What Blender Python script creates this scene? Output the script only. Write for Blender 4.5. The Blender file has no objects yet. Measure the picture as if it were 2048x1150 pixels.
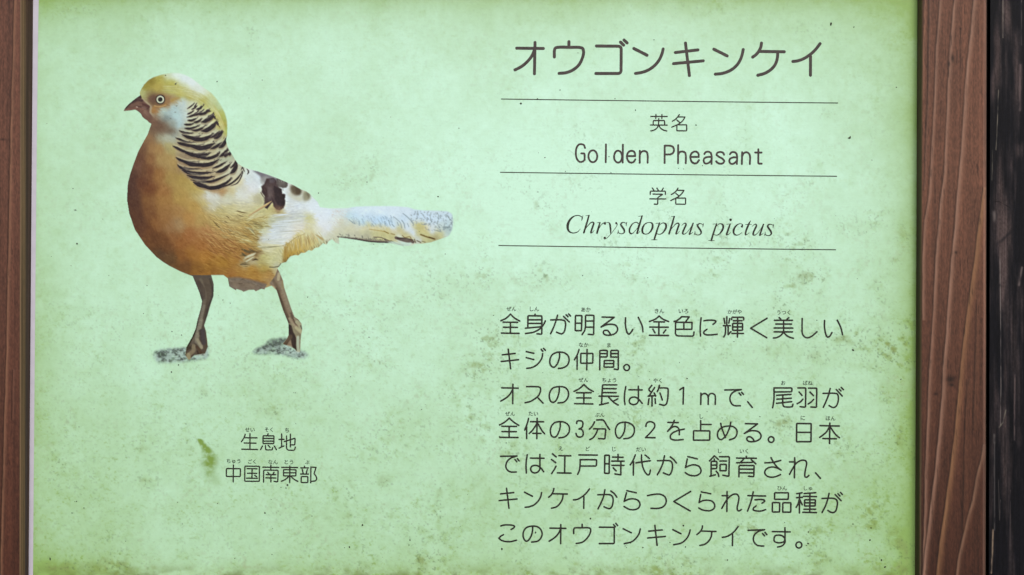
import bpy, math
import numpy as np
from mathutils import Matrix

# ------------------------------------------------------------------ camera
SC = bpy.context.scene
COL = SC.collection
S = 0.0005                      # metres on the sign per pixel of the 2048 px wide photograph
DIST = 0.95                     # camera to sign
TH = math.radians(0.5)          # the photographer held the camera slightly askew
CT, ST = math.cos(TH), math.sin(TH)
HZ = 1.45                       # height of the sign's centre above the ground

cam_d = bpy.data.cameras.new('camera')
cam_d.sensor_width = 36.0
cam_d.lens = 36.0 * DIST / (2048 * S)
cam_d.clip_start = 0.01
cam_d.clip_end = 200.0
cam = bpy.data.objects.new('camera', cam_d)
cam.matrix_world = Matrix(((CT, -ST, 0, 0), (0, 0, -1, -DIST), (ST, CT, 0, HZ), (0, 0, 0, 1)))
COL.objects.link(cam)
SC.camera = cam

# ------------------------------------------------------------------ light
world = bpy.data.worlds.new('World'); SC.world = world
world.use_nodes = True
wn = world.node_tree.nodes; wl = world.node_tree.links
bg = wn['Background']
sky = wn.new('ShaderNodeTexSky'); sky.sky_type = 'NISHITA'; sky.sun_disc = False
SUN_EL, SUN_AZ = math.radians(42), math.radians(170)
sky.sun_elevation = SUN_EL; sky.sun_rotation = SUN_AZ
sky.air_density = 1.0; sky.dust_density = 3.0; sky.ozone_density = 1.0
wl.new(sky.outputs[0], bg.inputs[0])
bg.inputs[1].default_value = 0.10
sd = bpy.data.lights.new('sun', 'SUN'); sd.energy = 1.3; sd.angle = math.radians(40)
sd.color = (1.0, 0.95, 0.87)
sun = bpy.data.objects.new('sun', sd); COL.objects.link(sun)
sx, sy, sz = math.cos(SUN_EL) * math.sin(SUN_AZ), math.cos(SUN_EL) * math.cos(SUN_AZ), math.sin(SUN_EL)
from mathutils import Vector
sun.rotation_euler = Vector((sx, sy, sz)).to_track_quat('Z', 'Y').to_euler()
sun.location = (sx * 5, sy * 5, sz * 5)
SC.view_settings.view_transform = 'Standard'
SC.view_settings.look = 'None'
SC.view_settings.exposure = EXPO = 0.42
SC.view_settings.gamma = 1.0

KR = np.array([1.07, 1.035, 1.02])     # what a white surface shows under this light (r, g, b)

def lin(c):
    c = np.asarray(c, float) / 255.0
    return np.where(c <= 0.04045, c / 12.92, ((c + 0.055) / 1.055) ** 2.4)

def alb(c):
    return np.clip(lin(c) / KR, 0.004, 0.93)

def W(px, py, d=0.0):
    """point on a plane d metres in front of the print, seen at photo pixel px, py"""
    k = (DIST - d) / DIST
    dx = (np.asarray(px, float) - 1024) * S * k
    dy = (575 - np.asarray(py, float)) * S * k
    X = dx * CT - dy * ST
    Z = dx * ST + dy * CT + HZ
    return np.stack([X, np.full_like(X, 0.0) - d, Z], -1)

# ------------------------------------------------------------------ helpers
def nodes_of(name, rough=0.6, spec=0.3):
    m = bpy.data.materials.new(name); m.use_nodes = True
    nt = m.node_tree; b = nt.nodes['Principled BSDF']
    b.inputs['Roughness'].default_value = rough
    b.inputs['Specular IOR Level'].default_value = spec
    return m, nt, b

def mesh_obj(name, verts, faces, mat, parent=None, smooth=False, cols=None, attr='paint'):
    me = bpy.data.meshes.new(name)
    verts = np.asarray(verts, np.float32)
    if isinstance(faces, np.ndarray):
        n = len(faces); k = faces.shape[1]
        me.vertices.add(len(verts)); me.vertices.foreach_set('co', verts.ravel())
        me.loops.add(n * k); me.loops.foreach_set('vertex_index', faces.astype(np.int32).ravel())
        me.polygons.add(n)
        me.polygons.foreach_set('loop_start', np.arange(0, n * k, k, dtype=np.int32))
        me.polygons.foreach_set('loop_total', np.full(n, k, np.int32))
        me.update(calc_edges=True)
    else:
        me.from_pydata([tuple(map(float, v)) for v in verts], [], faces)
        me.update()
    if smooth:
        me.polygons.foreach_set('use_smooth', np.ones(len(me.polygons), bool))
    if cols is not None:
        a = me.color_attributes.new(attr, 'FLOAT_COLOR', 'POINT')
        c = np.ones((len(verts), 4), np.float32); cols = np.asarray(cols)
        c[:, :cols.shape[1]] = cols
        a.data.foreach_set('color', c.ravel())
    me.materials.append(mat)
    o = bpy.data.objects.new(name, me); COL.objects.link(o)
    if parent is not None:
        o.parent = parent
    return o

def tag(o, label=None, category=None, group=None, kind=None):
    if label: o['label'] = label
    if category: o['category'] = category
    if group: o['group'] = group
    if kind: o['kind'] = kind
    return o

def empty(name, loc):
    o = bpy.data.objects.new(name, None); COL.objects.link(o)
    o.location = loc; o.empty_display_size = 0.05
    return o

def noise2(h, w, cell, seed, octaves=3, ax=1.0, ay=1.0):
    """smooth value noise in 0..1, cell in pixels, stretched by ax / ay"""
    r = np.random.RandomState(seed); out = np.zeros((h, w)); amp = 1.0; tot = 0
    for k in range(octaves):
        cx, cy = max(cell * ax / 2 ** k, 1.0), max(cell * ay / 2 ** k, 1.0)
        gw, gh = int(w / cx) + 3, int(h / cy) + 3
        g = r.rand(gh, gw)
        xs = np.arange(w) / cx; ys = np.arange(h) / cy
        x0 = xs.astype(int); y0 = ys.astype(int); fx = xs - x0; fy = ys - y0
        fx = fx * fx * (3 - 2 * fx); fy = (fy * fy * (3 - 2 * fy))[:, None]
        a = g[y0][:, x0] * (1 - fx) + g[y0][:, x0 + 1] * fx
        b = g[y0 + 1][:, x0] * (1 - fx) + g[y0 + 1][:, x0 + 1] * fx
        out += amp * (a * (1 - fy) + b * fy); tot += amp; amp *= 0.55
    return out / tot

def blur(a, s):
    if s <= 0: return a
    n = int(3 * s) + 1; k = np.exp(-0.5 * (np.arange(-n, n + 1) / s) ** 2); k /= k.sum()
    def one(v, axis):
        p = [(0, 0)] * v.ndim; p[axis] = (n, n); q = np.pad(v, p, mode='edge')
        o = np.zeros_like(v)
        for i, w_ in enumerate(k):
            sl = [slice(None)] * v.ndim; sl[axis] = slice(i, i + v.shape[axis]); o = o + w_ * q[tuple(sl)]
        return o
    return one(one(a, 0), 1)

def catmull(pts, n=7):
    p = np.asarray(pts, float)
    if len(p) < 3: return p
    closed = np.allclose(p[0], p[-1])
    ext = np.vstack([p[-2] if closed else 2 * p[0] - p[1], p, p[1] if closed else 2 * p[-1] - p[-2]])
    out = []
    for i in range(1, len(ext) - 2):
        p0, p1, p2, p3 = ext[i - 1:i + 3]
        d = [max(np.hypot(*(b[:2] - a[:2])), 1e-6) ** 0.5 for a, b in ((p0, p1), (p1, p2), (p2, p3))]
        t0, t1, t2, t3 = 0, d[0], d[0] + d[1], sum(d)
        for t in np.linspace(t1, t2, n, endpoint=False):
            A1 = (t1 - t) / (t1 - t0) * p0 + (t - t0) / (t1 - t0) * p1
            A2 = (t2 - t) / (t2 - t1) * p1 + (t - t1) / (t2 - t1) * p2
            A3 = (t3 - t) / (t3 - t2) * p2 + (t - t2) / (t3 - t2) * p3
            B1 = (t2 - t) / (t2 - t0) * A1 + (t - t0) / (t2 - t0) * A2
            B2 = (t3 - t) / (t3 - t1) * A2 + (t - t1) / (t3 - t1) * A3
            out.append((t2 - t) / (t2 - t1) * B1 + (t - t1) / (t2 - t1) * B2)
    out.append(p[-1])
    return np.array(out)
# ------------------------------------------------------------------ lettering: every stroke of every character
# zoom tags: photo pixel = origin + traced coordinate / scale
ZT = {'TA': (1000, 60, 6.0235), 'TB': (1330, 60, 5.6889), 'A': (990, 600, 7.188), 'B': (1230, 600, 7.188),
      'C': (1450, 600, 7.188), 'K': (1430, 615, 16.43), 'R': (1175, 610, 16.43),
      'Q1': (990, 750, 8.215), 'Q2': (1180, 750, 8.215), 'Q3': (1340, 750, 8.215), 'Q4': (1500, 750, 8.215),
      'S1': (990, 890, 8.215), 'S2': (1180, 890, 8.215), 'S3': (1340, 890, 8.215), 'S4': (1500, 890, 8.215),
      'T1': (990, 1035, 10.24), 'T2': (1430, 1035, 10.24), 'U': (1180, 1035, 7.877),
      'L': (440, 850, 8.845), 'E1': (1290, 220, 20.48), 'E2': (1290, 366, 20.48),
      'G1': (1140, 280, 10.24), 'G2': (1340, 280, 10.24),
      'I1': (1125, 420, 14.63), 'I2': (1260, 420, 14.63), 'I3': (1415, 420, 14.63)}
# strokes are split by '/'; '~' smooth curve, '=' closed box, 'O' ellipse cx,cy,rx,ry; otherwise a line with rounded corners
TITLE = [('TA', '201,219 523,222/422,150 415,527/~418,230 385,310 320,390 250,445 180,480/830,140 830,200/~655,325 656,250 668,218 710,207 830,208 960,210 995,222 1007,260 995,330 950,420 880,480 800,512 712,522/'
  '%1162,192 1461,195 1458,523 1155,523/1452,145 1490,182/1494,120 1532,155/1613,222 1772,303/~1966,228 1950,290 1915,365 1860,430 1790,480 1710,510 1632,523'),
 ('TB', '118,256 375,226/97,382 435,350/233,148 278,518/556,218 708,294/~890,222 875,290 840,370 780,435 710,475 640,495 573,502/'
  '~1098,148 1090,195 1065,245 1030,285 998,307/1082,243 1358,247/~1283,260 1278,320 1255,390 1210,445 1140,490 1056,514/~1765,155 1710,225 1650,280 1580,325 1510,350 1455,358/1656,300 1655,515')]
ENGL = [('G1', '~308,160 285,105 235,85 180,95 135,160 120,270 135,370 180,435 225,450 275,430 300,400/300,410 300,275 232,275/O468,332,90,122/737,90 732,455/O985,340,82,122/1084,95 1078,460/'
  '1180,328 1335,328/~1335,325 1328,265 1300,230 1255,220 1205,240 1170,300 1170,370 1205,440 1260,462 1305,445 1338,395/1430,220 1428,465/~1432,300 1455,250 1515,225 1570,245 1590,300 1590,465/'
  '1940,115 1938,470/1940,115 2050,115/~2048,115 2105,140 2130,200 2110,265 2055,295/2060,295 1940,295'),
 ('G2', '168,105 165,475/~170,300 195,250 260,235 310,260 325,320 322,475/430,345 590,345/~590,342 585,285 555,245 515,235 460,255 422,310 420,380 455,455 515,478 560,460 595,410/'
  '~705,285 730,250 780,240 830,260 850,310 850,490/~850,345 760,350 705,375 690,430 715,475 760,480 810,455 845,415/~1108,300 1085,260 1030,245 975,260 955,300 990,335 1070,380 1110,430 1090,470 1035,485 980,470 945,435/'
  '~1228,290 1255,255 1305,245 1350,265 1372,315 1370,490/~1370,352 1285,358 1230,385 1215,435 1240,480 1290,488 1335,460 1365,425/1478,250 1472,490/~1480,330 1505,275 1560,250 1610,270 1638,325 1635,490/'
  '1810,190 1808,482 1877,484/1745,255 1875,257')]
EIMEI = [('E1', '235,262 910,265/448,185 443,345/695,185 690,350/338,600 340,430 805,430 805,600/565,350 555,620/230,612 910,618/~550,640 480,750 370,820 240,855/~575,650 650,750 760,820 895,858/'
  '~1405,190 1330,290 1220,400 1125,455/1350,280 1635,285/~1635,290 1560,420 1400,560 1100,700/1305,408 1420,505/=1305,605 1710,607 1708,850 1305,850')]
GAKUMEI = [('E2', '300,205 365,295/490,205 545,305/750,210 695,295/215,465 220,330 835,332 835,465/330,450 735,460 525,590 522,870 380,862/200,648 855,652/'
  '~1355,210 1290,310 1180,410 1080,470/1310,295 1590,300/~1595,305 1500,440 1350,570 1060,715/1265,425 1370,510/=1262,618 1665,618 1660,868 1260,865')]
ROW1 = [('A', '~222,203 165,258 85,298/~222,203 280,258 355,302/118,318 325,320/122,391 322,393/93,475 347,480/222,325 221,470/'
  '578,205 565,225/472,400 474,226 675,228 672,492 605,485/480,284 662,284/480,336 662,336/438,405 662,385/~724,300 700,350 650,410 560,460 438,482/'
  '~802,286 955,286 1000,300 1015,340 1010,400 995,455 965,485 930,480 885,462/~900,218 870,320 835,410 800,485/985,235 1068,315/1022,212 1050,240/1058,200 1085,228/'
  '=1157,222 1250,224 1243,440 1153,440/1165,333 1240,333/~1302,300 1300,380 1288,440 1270,470 1252,497/1302,310 1302,218 1423,220 1418,500 1340,492/1310,302 1412,302/1308,390 1412,390'),
 ('R', '480,396 880,402 445,720/~445,720 600,655 760,632 880,645 960,700 990,790 960,880 880,950 770,985 650,990 560,965 520,905 540,850 600,830 660,840 710,885 755,965'),
 ('B', '~152,256 150,340 160,420 180,475 200,490 225,470 255,425/~335,250 370,320 395,390 402,455/~635,230 580,275 495,308/~635,230 690,275 772,310/560,313 712,315/500,389 765,391/495,507 770,510/632,320 630,500/545,420 575,470/730,428 698,472/'
  '~958,240 920,275 880,300 848,308/958,240 1068,242 1010,320/872,320 1108,322 1105,420/880,421 1100,421/990,325 990,415/%872,320 868,515 1130,520 1136,460/'
  '~1238,258 1228,350 1225,430 1230,518/~1278,298 1340,290 1420,292 1450,305 1440,325 1410,350/~1322,420 1280,455 1278,480 1310,498 1370,502 1470,492'),
 ('K', '296,355 325,520/388,300 388,590/485,365 455,515/275,596 505,596/~345,605 345,800 330,890 290,965/432,605 432,895 525,793/548,395 552,320 945,320 942,405/605,433 885,433/=582,520 908,520 905,748 580,748/600,637 885,637/555,852 935,852/745,340 738,970'),
 ('C', '605,262 368,405 600,542/778,252 802,275/918,255 892,275/712,291 970,292/732,345 955,346/708,401 975,403/708,457 970,458/843,300 843,470/~840,465 800,510 745,540 697,546/~845,465 880,505 930,535 983,550/'
  '~1110,266 1108,400 1112,480 1140,525 1185,543 1240,525 1280,495 1322,455/~1432,295 1430,380 1443,470 1470,530 1500,525 1538,468/~1614,290 1650,360 1675,430 1690,498')]
ROW2 = [('A', '105,788 290,768/90,884 338,858/190,708 225,988/450,742 558,766/450,828 558,856/~685,772 675,830 640,890 590,940 530,970 457,982/663,708 688,738/698,695 724,722/'
  '~925,755 930,800 915,870 890,925 850,965 815,955 790,910 792,850 820,790 880,755 940,748 1010,765 1055,810 1065,870 1045,930 1000,965 950,980 912,982/'
  '~1208,712 1190,770 1165,820 1142,858/1182,810 1180,995/=1234,767 1408,769 1405,908 1232,908/1324,712 1319,1003/'
  '1506,1003 1508,724 1615,724 1612,818 1515,818/1515,770 1605,770/1665,818 1665,724 1773,724 1772,1003 1715,992/1670,770 1765,770/1665,820 1765,820/=1570,870 1708,870 1705,965 1568,965/1575,913 1700,913'),
 ('B', 'O168,971,41,43')]
ROW3 = [('Q1', '112,211 380,216/294,152 291,470/~290,235 250,310 190,370 95,428/~520,190 700,193 740,205 750,240 735,300 700,355 640,400 580,435 495,455/702,370 790,462/'
  '~1055,195 1055,260 1035,350 1000,420 955,450 915,430 893,360 900,290 950,215 1060,190 1150,205 1200,260 1208,330 1180,400 1130,445 1036,458/'
  '~1462,155 1390,220 1300,268/~1462,155 1535,225 1615,270/1340,291 1580,291/1342,376 1578,377/1308,470 1608,475/1460,300 1460,465'),
 ('Q2', '440,162 206,162 190,478/210,223 430,225/208,288 428,290/150,347 465,349/~158,490 220,478 300,457/~305,360 350,410 400,455 462,492/455,392 375,435/'
  '~588,190 570,300 565,400 575,485/640,242 858,245/~795,185 795,380 790,440 750,480 700,485 655,460 645,420 670,375 730,362 790,390 858,465/'
  '1015,170 962,238 1008,290/1062,205 972,342/955,347 1075,338/1055,295 1080,345/1020,350 1020,508/970,388 955,485/1070,390 1075,468/~1140,170 1125,230 1105,272/~1135,212 1240,213 1278,222 1283,300 1272,420 1250,480 1215,497 1145,480/1150,295 1188,408/'
  '~1475,243 1530,205/1538,205 1530,475'),
 ('Q3', '508,298 506,482/~508,345 530,315 575,303 615,330 628,370 627,482/~628,370 650,315 690,303 735,325 745,370 743,482/900,246 1170,240/~1170,240 1080,260 1010,310 985,380 1000,450 1050,500 1155,505/1135,295 1165,332/1178,285 1207,318/1278,440 1352,532'),
 ('Q4', '~372,535 385,470 395,380 395,212/395,212 690,212 688,275 400,278/440,333 672,318/442,398 678,380/435,465 685,438/~540,340 540,480 555,515 600,525 660,525 695,515 705,480/'
  '788,212 918,212 912,530 825,520/808,280 855,335/~870,395 830,440 775,470/962,215 1098,216 1093,530 1000,525/985,280 1042,338/~1045,400 1010,440 958,475/'
  '~1202,302 1380,300 1430,310 1450,350 1450,420 1425,500 1390,530 1350,530 1300,502/~1318,222 1290,330 1255,420 1205,530/1418,240 1515,345/1465,232 1495,262/1500,205 1535,240')]
ROW4 = [('Q1', '~235,708 165,770 75,822/~235,708 310,775 392,828/112,842 355,845/115,929 352,931/80,1023 378,1027/232,850 232,1015/'
  '~552,712 535,780 510,850 488,902/520,850 520,1042/584,766 798,768/692,712 687,1045/~690,790 650,860 610,915 562,960/~700,790 740,860 780,925 815,965/620,958 755,960/'
  '~1072,765 1072,850 1050,930 1010,1005 975,1022 935,1005 910,930 920,860 970,790 1070,765 1160,785 1215,840 1222,920 1190,980 1130,1020 1050,1032/'
  '~1342,795 1350,760 1390,750 1435,765 1445,810 1430,860 1380,885/~1380,885 1430,900 1450,950 1440,1000 1395,1020 1350,1005 1330,960'),
 ('Q2', '~75,770 40,835 -10,890/~110,739 215,740 245,775 280,835 322,895/60,884 260,886 245,1050 140,1045/~128,890 100,960 50,1030 -2,1062/'
  '~575,790 575,860 555,950 510,1020 475,1038 440,1010 418,940 425,870 470,800 575,775 665,800 720,850 728,930 695,1000 640,1035 555,1048/'
  '~918,845 930,795 960,770 1000,768 1050,790 1065,840 1040,890 980,960 915,1025/915,1028 1070,1030/1280,778 1450,782/~1385,745 1350,830 1275,925/~1275,925 1340,865 1390,845 1440,860 1465,900 1468,980/~1550,888 1450,910 1360,950 1320,1000 1330,1045 1390,1068 1530,1060'),
 ('Q3', '505,750 503,910/520,812 675,813/=388,916 655,918 652,1070 385,1070/~833,795 850,870 880,950 910,1025/~1000,775 980,860 940,960 895,1025 835,1062 795,1035 780,980 795,920 850,865 940,840 1040,850 1095,900 1098,970 1065,1030 978,1065/'
  '1240,798 1440,803 1222,960/~1222,960 1310,920 1380,915 1450,930 1495,985 1485,1040 1430,1080 1350,1095 1285,1085 1262,1045 1280,1018 1320,1015 1355,1040 1385,1085'),
 ('Q4', 'O348,1060,46,47/=768,795 1005,798 1003,1095 765,1095/780,941 990,943/1150,832 1468,838/1312,790 1307,1125/~1300,860 1260,930 1200,985 1145,1025/~1325,860 1370,930 1420,990 1470,1030/1198,1043 1418,1048')]
ROW5 = [('S1', '92,186 362,180/~362,180 260,215 200,270 178,340 195,400 250,440 350,443/330,240 358,275/368,225 395,260/~530,160 515,260 510,350 515,460/582,215 805,217/~738,155 738,330 735,400 700,445 650,458 605,440 585,395 605,350 660,335 720,350 760,385 800,438/'
  '945,145 1005,195/930,238 997,290/~1003,348 970,410 930,470/1050,175 1245,178/1148,185 1144,455/1025,458 1250,462/1378,162 1680,166/1400,240 1670,242 1665,345 1400,345/~1400,245 1398,330 1385,420 1358,480'),
 ('S2', '=243,168 318,168 315,465 240,465/250,308 310,308/370,199 545,202/460,155 460,260/355,264 560,266/360,334 558,335/508,275 507,490 410,475/382,375 430,425/'
  '~745,162 720,225 690,285 662,325/715,270 712,492/755,292 990,258/~845,162 850,270 875,380 920,465 960,492 980,470 992,410/905,165 975,220/'
  '~1108,258 1270,255 1320,262 1350,300 1355,370 1335,450 1305,490 1260,480 1205,458/~1225,178 1200,290 1160,390 1107,488/~1320,195 1370,235 1420,295'),
 ('S3', '295,190 450,228/285,230 255,370/~255,368 330,335 400,325 475,350 510,410 495,465 440,500 380,505 310,490 250,455/~728,178 690,220 650,260/~728,178 760,205 795,238/728,230 728,260/675,510 677,268 772,270 768,388 685,388/685,330 765,330/655,512 745,490/~760,430 790,470 802,515/'
  '815,192 975,192 968,515 870,495/820,262 930,262/=823,318 925,318 922,422 822,422/1095,214 1418,218/1255,185 1255,212/1215,225 1155,290/1095,292 1350,285/1335,240 1410,310/1133,520 1135,335 1382,337 1378,522 1290,512/1145,396 1370,398/1145,456 1370,458'),
 ('S4', '~245,293 370,285 430,273 505,252/~345,208 390,290 450,365 510,412/~510,412 440,375 380,362 300,375 250,420 245,465 280,510 340,528 420,520 500,487/'
  '650,277 740,277/735,210 730,538/~650,482 700,390 760,300 820,260 870,248 915,260 930,300 915,390 900,480 905,520 930,530 968,500/1078,458 1158,548')]
ROW6 = [('S1', '92,803 308,782/75,912 362,887/190,712 230,1038/485,775 615,842/~765,782 750,850 710,920 640,985 570,1012 495,1024/~968,715 955,765 920,825 882,858/945,800 1187,805/~1120,815 1110,880 1075,950 1010,1015 930,1037/~1552,722 1500,790 1430,850 1350,893 1290,902/1461,850 1458,1040'),
 ('S2', '~130,817 300,815 345,825 375,865 378,940 360,1010 325,1045 290,1040 230,1015/~245,735 225,840 190,930 132,1048/~342,755 400,800 440,855/605,750 760,785/600,785 562,925/~562,925 640,890 720,885 790,910 822,970 800,1030 740,1060 660,1060 610,1040 560,1010/'
  '~945,832 1050,810 1150,808 1220,840 1252,900 1240,970 1190,1020 1120,1040 1002,1040'),
 ('S3', '340,762 62,927 332,1083/515,770 670,802/505,812 478,945/~478,945 550,912 630,908 700,930 735,990 720,1045 660,1078 600,1078 530,1065 475,1035/858,832 950,832/938,765 935,1092/~852,1040 920,920 990,840 1050,808 1100,810 1130,850 1125,930 1105,1030 1110,1070 1135,1082 1172,1060/'
  '1282,832 1572,838/~1368,770 1345,880 1310,990 1275,1085/~1398,900 1470,895 1530,898 1555,915 1545,935 1515,955/~1415,1000 1370,1040 1370,1065 1420,1082 1490,1085 1572,1062'),
 ('S4', '=405,785 632,785 628,892 403,892/=368,945 488,947 486,1100 367,1100/=540,948 672,950 670,1103 538,1103/770,800 855,785/765,865 860,860/815,800 812,1115/~812,890 790,970 760,1022/~820,900 840,945 858,980/890,798 1080,783/878,843 1092,848/=898,900 1075,900 1072,1002 896,1002/905,950 1065,950/985,800 983,1108/888,1055 1078,1055/868,1105 1092,1110/'
  '~1185,878 1360,875 1410,890 1435,930 1432,1000 1410,1080 1375,1108 1330,1105 1280,1075/~1300,795 1275,900 1240,1000 1185,1108/1400,815 1497,915/1445,802 1478,838/1487,780 1517,812')]
ROW7 = [('T1', '~118,172 180,155 280,152 370,162 400,185 380,215 330,245/~172,352 110,390 90,425 120,460 200,488 310,495 440,465/~772,190 765,290 735,390 680,470 640,485 600,450 575,370 585,290 640,210 770,175 880,195 945,260 965,340 940,420 870,485 750,502/'
  '1125,217 1450,222/1348,145 1345,535/~1340,245 1290,340 1210,420 1108,485/1785,140 1785,205/~1612,328 1614,240 1630,215 1670,210 1790,210 1910,210 1950,225 1960,265 1940,340 1880,430 1800,500 1740,520 1665,530'),
 ('U', '150,152 383,154 382,410 147,410/372,112 400,145/407,92 435,127/522,177 650,240/~792,180 775,250 730,320 660,380 540,412/925,215 1137,195/910,322 1187,298/1022,125 1058,438/1305,190 1432,255/~1578,195 1560,265 1515,340 1440,400 1320,428/~1773,132 1765,175 1735,225 1685,268/1755,213 1985,220/~1920,228 1910,300 1870,370 1810,420 1732,440'),
 ('T2', '~472,188 410,270 330,340 240,390 150,405/360,340 358,575/680,262 1015,250/~1015,250 900,280 820,340 785,430 805,510 870,570 950,582 1000,583/975,328 1015,375/1025,305 1062,350/1175,288 1540,295/~1432,212 1435,440 1435,500 1400,560 1350,590 1280,605/'
  '~1430,450 1410,495 1350,515 1280,515 1220,490 1210,430 1235,375 1310,360 1380,375 1425,420/O1718,563,60,62')]
HAB1 = [('L', '~448,165 420,235 380,295/445,225 655,227/530,155 530,425/428,318 638,321/385,428 665,433/852,155 842,175/=762,190 955,192 952,328 760,328/770,236 945,238/770,284 945,285/750,372 718,435/803,365 808,440 925,440 930,400/852,360 885,395/958,370 998,435/'
  '1090,160 1090,385/1045,254 1132,254/1045,408 1130,370/1138,292 1330,232 1322,352 1270,350/1245,160 1245,385/%1178,195 1175,445 1320,448 1332,390')]
HAB2 = [('L', '=113,770 362,773 358,910 112,910/237,708 233,1005/=440,728 698,730 695,995 437,995/480,772 655,774/488,853 650,855/472,940 662,943/567,780 565,935/615,890 648,915/'
  '760,745 1040,750/900,712 900,795/770,1008 773,797 1028,800 1022,1008 955,995/845,838 868,862/955,838 935,870/815,877 985,879/812,935 988,937/900,885 900,1005/'
  '1090,748 1372,752/1235,725 1233,1020/=1125,790 1345,792 1342,900 1123,900/1135,845 1335,846/~1215,910 1160,960 1085,995/~1255,910 1310,960 1378,998/'
  '1430,758 1565,758/1495,730 1497,755/1455,785 1470,850/1545,785 1525,855/1425,866 1565,868/=1437,912 1555,912 1553,1018 1436,1018/1608,740 1605,1022/1608,745 1700,748 1665,860/~1665,860 1700,910 1710,950 1690,985 1620,995')]
# the italic Latin name: x,y,width per point
H_ = '~775,160,38 700,420,50 625,660,50/680,165,8 735,160,12 790,156,14/~690,530,10 760,440,18 830,370,26 890,355,34 915,390,44 890,470,48 830,650,48/~825,672,30 870,660,16 930,590,8'
S_ = '1885,355,6 1868,410,24 1862,470,6/~1855,385,14 1800,362,20 1740,370,32 1707,420,46 1745,490,50 1800,570,50 1812,640,40 1770,685,26 1700,692,18 1640,665,20/1632,578,6 1632,640,22 1605,697,6'
P_ = '755,388,8 820,384,12 870,378,14/~865,380,34 790,600,46 710,860,46/625,872,8 710,866,18 800,872,8/~860,450,12 930,385,16 1000,380,30 1050,420,50 1055,500,54 1010,600,46 940,680,28 860,712,18 790,690,14'
U_ = '~1515,450,8 1570,400,16 1620,385,30 1640,420,44 1600,520,48 1555,620,48 1545,690,44 1590,705,24 1660,660,14 1740,560,10 1790,480,8/~1845,390,40 1790,550,46 1740,700,46/~1740,712,30 1790,690,14 1840,650,8'
def shift(s, dx, dy):
    out = []
    for st in s.split('/'):
        pre = st[0] if st[0] in '~=' else ''
        out.append(pre + ' '.join('%g,%g,%s' % (float(a.split(',')[0]) + dx, float(a.split(',')[1]) + dy, a.split(',')[2]) for a in st[len(pre):].split()))
    return '/'.join(out)
LATIN = [('I1', '~560,300,12 578,240,26 562,200,20 500,168,22 430,158,22 340,180,30 250,250,50 180,350,66 152,450,72 157,550,62 200,630,45 270,665,30 330,672,26 400,660,24 460,625,16 520,555,8/598,158,6 575,240,34 560,312,6/' + H_ +
  '/1010,372,8 1060,368,12 1110,362,14/~1095,370,34 1055,510,50 1010,668,52/~1070,540,10 1130,440,14 1190,385,20 1250,365,36/1243,398,58 1247,404,54/'
  '~1285,370,10 1350,365,20 1382,405,42 1400,500,50 1410,640,36 1405,685,16/~1570,370,30 1598,400,26 1590,460,14 1500,590,12 1380,740,12 1280,830,12 1230,820,30/1570,382,56 1572,386,56/1235,816,66 1237,820,66/' + S_),
 ('I2', '~250,400,20 220,370,22 170,358,20 90,390,26 20,480,40 -15,580,46 -10,650,44 30,690,36 90,670,18 150,610,14 220,520,12 250,430,14/~355,170,36 280,420,50 205,680,46/250,185,8 310,178,12 370,168,14/~205,690,30 250,670,14 290,625,8/'
  '~560,365,16 450,400,30 380,500,50 360,610,56 390,680,40 460,705,20 560,670,32 640,560,52 665,450,54 640,385,40 560,365,16/' + P_ + '/' + shift(H_, 520, 30) + '/' + U_ + '/' + shift(S_, 270, 35)),
 ('I3', shift(P_, -598, 24) + '/560,415,8 620,410,12 680,405,14/~665,410,34 610,560,50 562,705,48/~565,728,30 610,715,14 675,660,8/677,281,70 679,285,70/'
  '1008,478,58 1010,482,58/~1020,470,30 1025,430,26 980,402,16 900,415,24 820,480,44 770,570,56 765,660,54 800,715,40 860,735,24 930,715,18 1005,660,8/'
  '~1265,310,8 1232,365,34 1200,430,50 1120,640,46 1110,710,44/1115,425,14 1200,422,16 1285,420,12/~1112,728,30 1160,715,14 1220,665,8/' + shift(U_, -208, 30) + '/' + shift(S_, 55, 55))]

def round_corners(p, r, closed=False):
    p = [np.array(q, float) for q in p]; n = len(p)
    if n < 3: return np.array(p)
    out = []; rng = range(n) if closed else range(1, n - 1)
    if not closed: out.append(p[0])
    for i in rng:
        a, b, c = p[i - 1], p[i], p[(i + 1) % n]
        la, lc = np.hypot(*(a - b)), np.hypot(*(c - b))
        rr = min(r, la * 0.48, lc * 0.48)
        q0 = b + (a - b) / la * rr; q1 = b + (c - b) / lc * rr
        for t in np.linspace(0, 1, 6):
            out.append((1 - t) ** 2 * q0 + 2 * t * (1 - t) * b + t * t * q1)
    if not closed: out.append(p[-1])
    else: out.append(out[0])
    return np.array(out)

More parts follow.
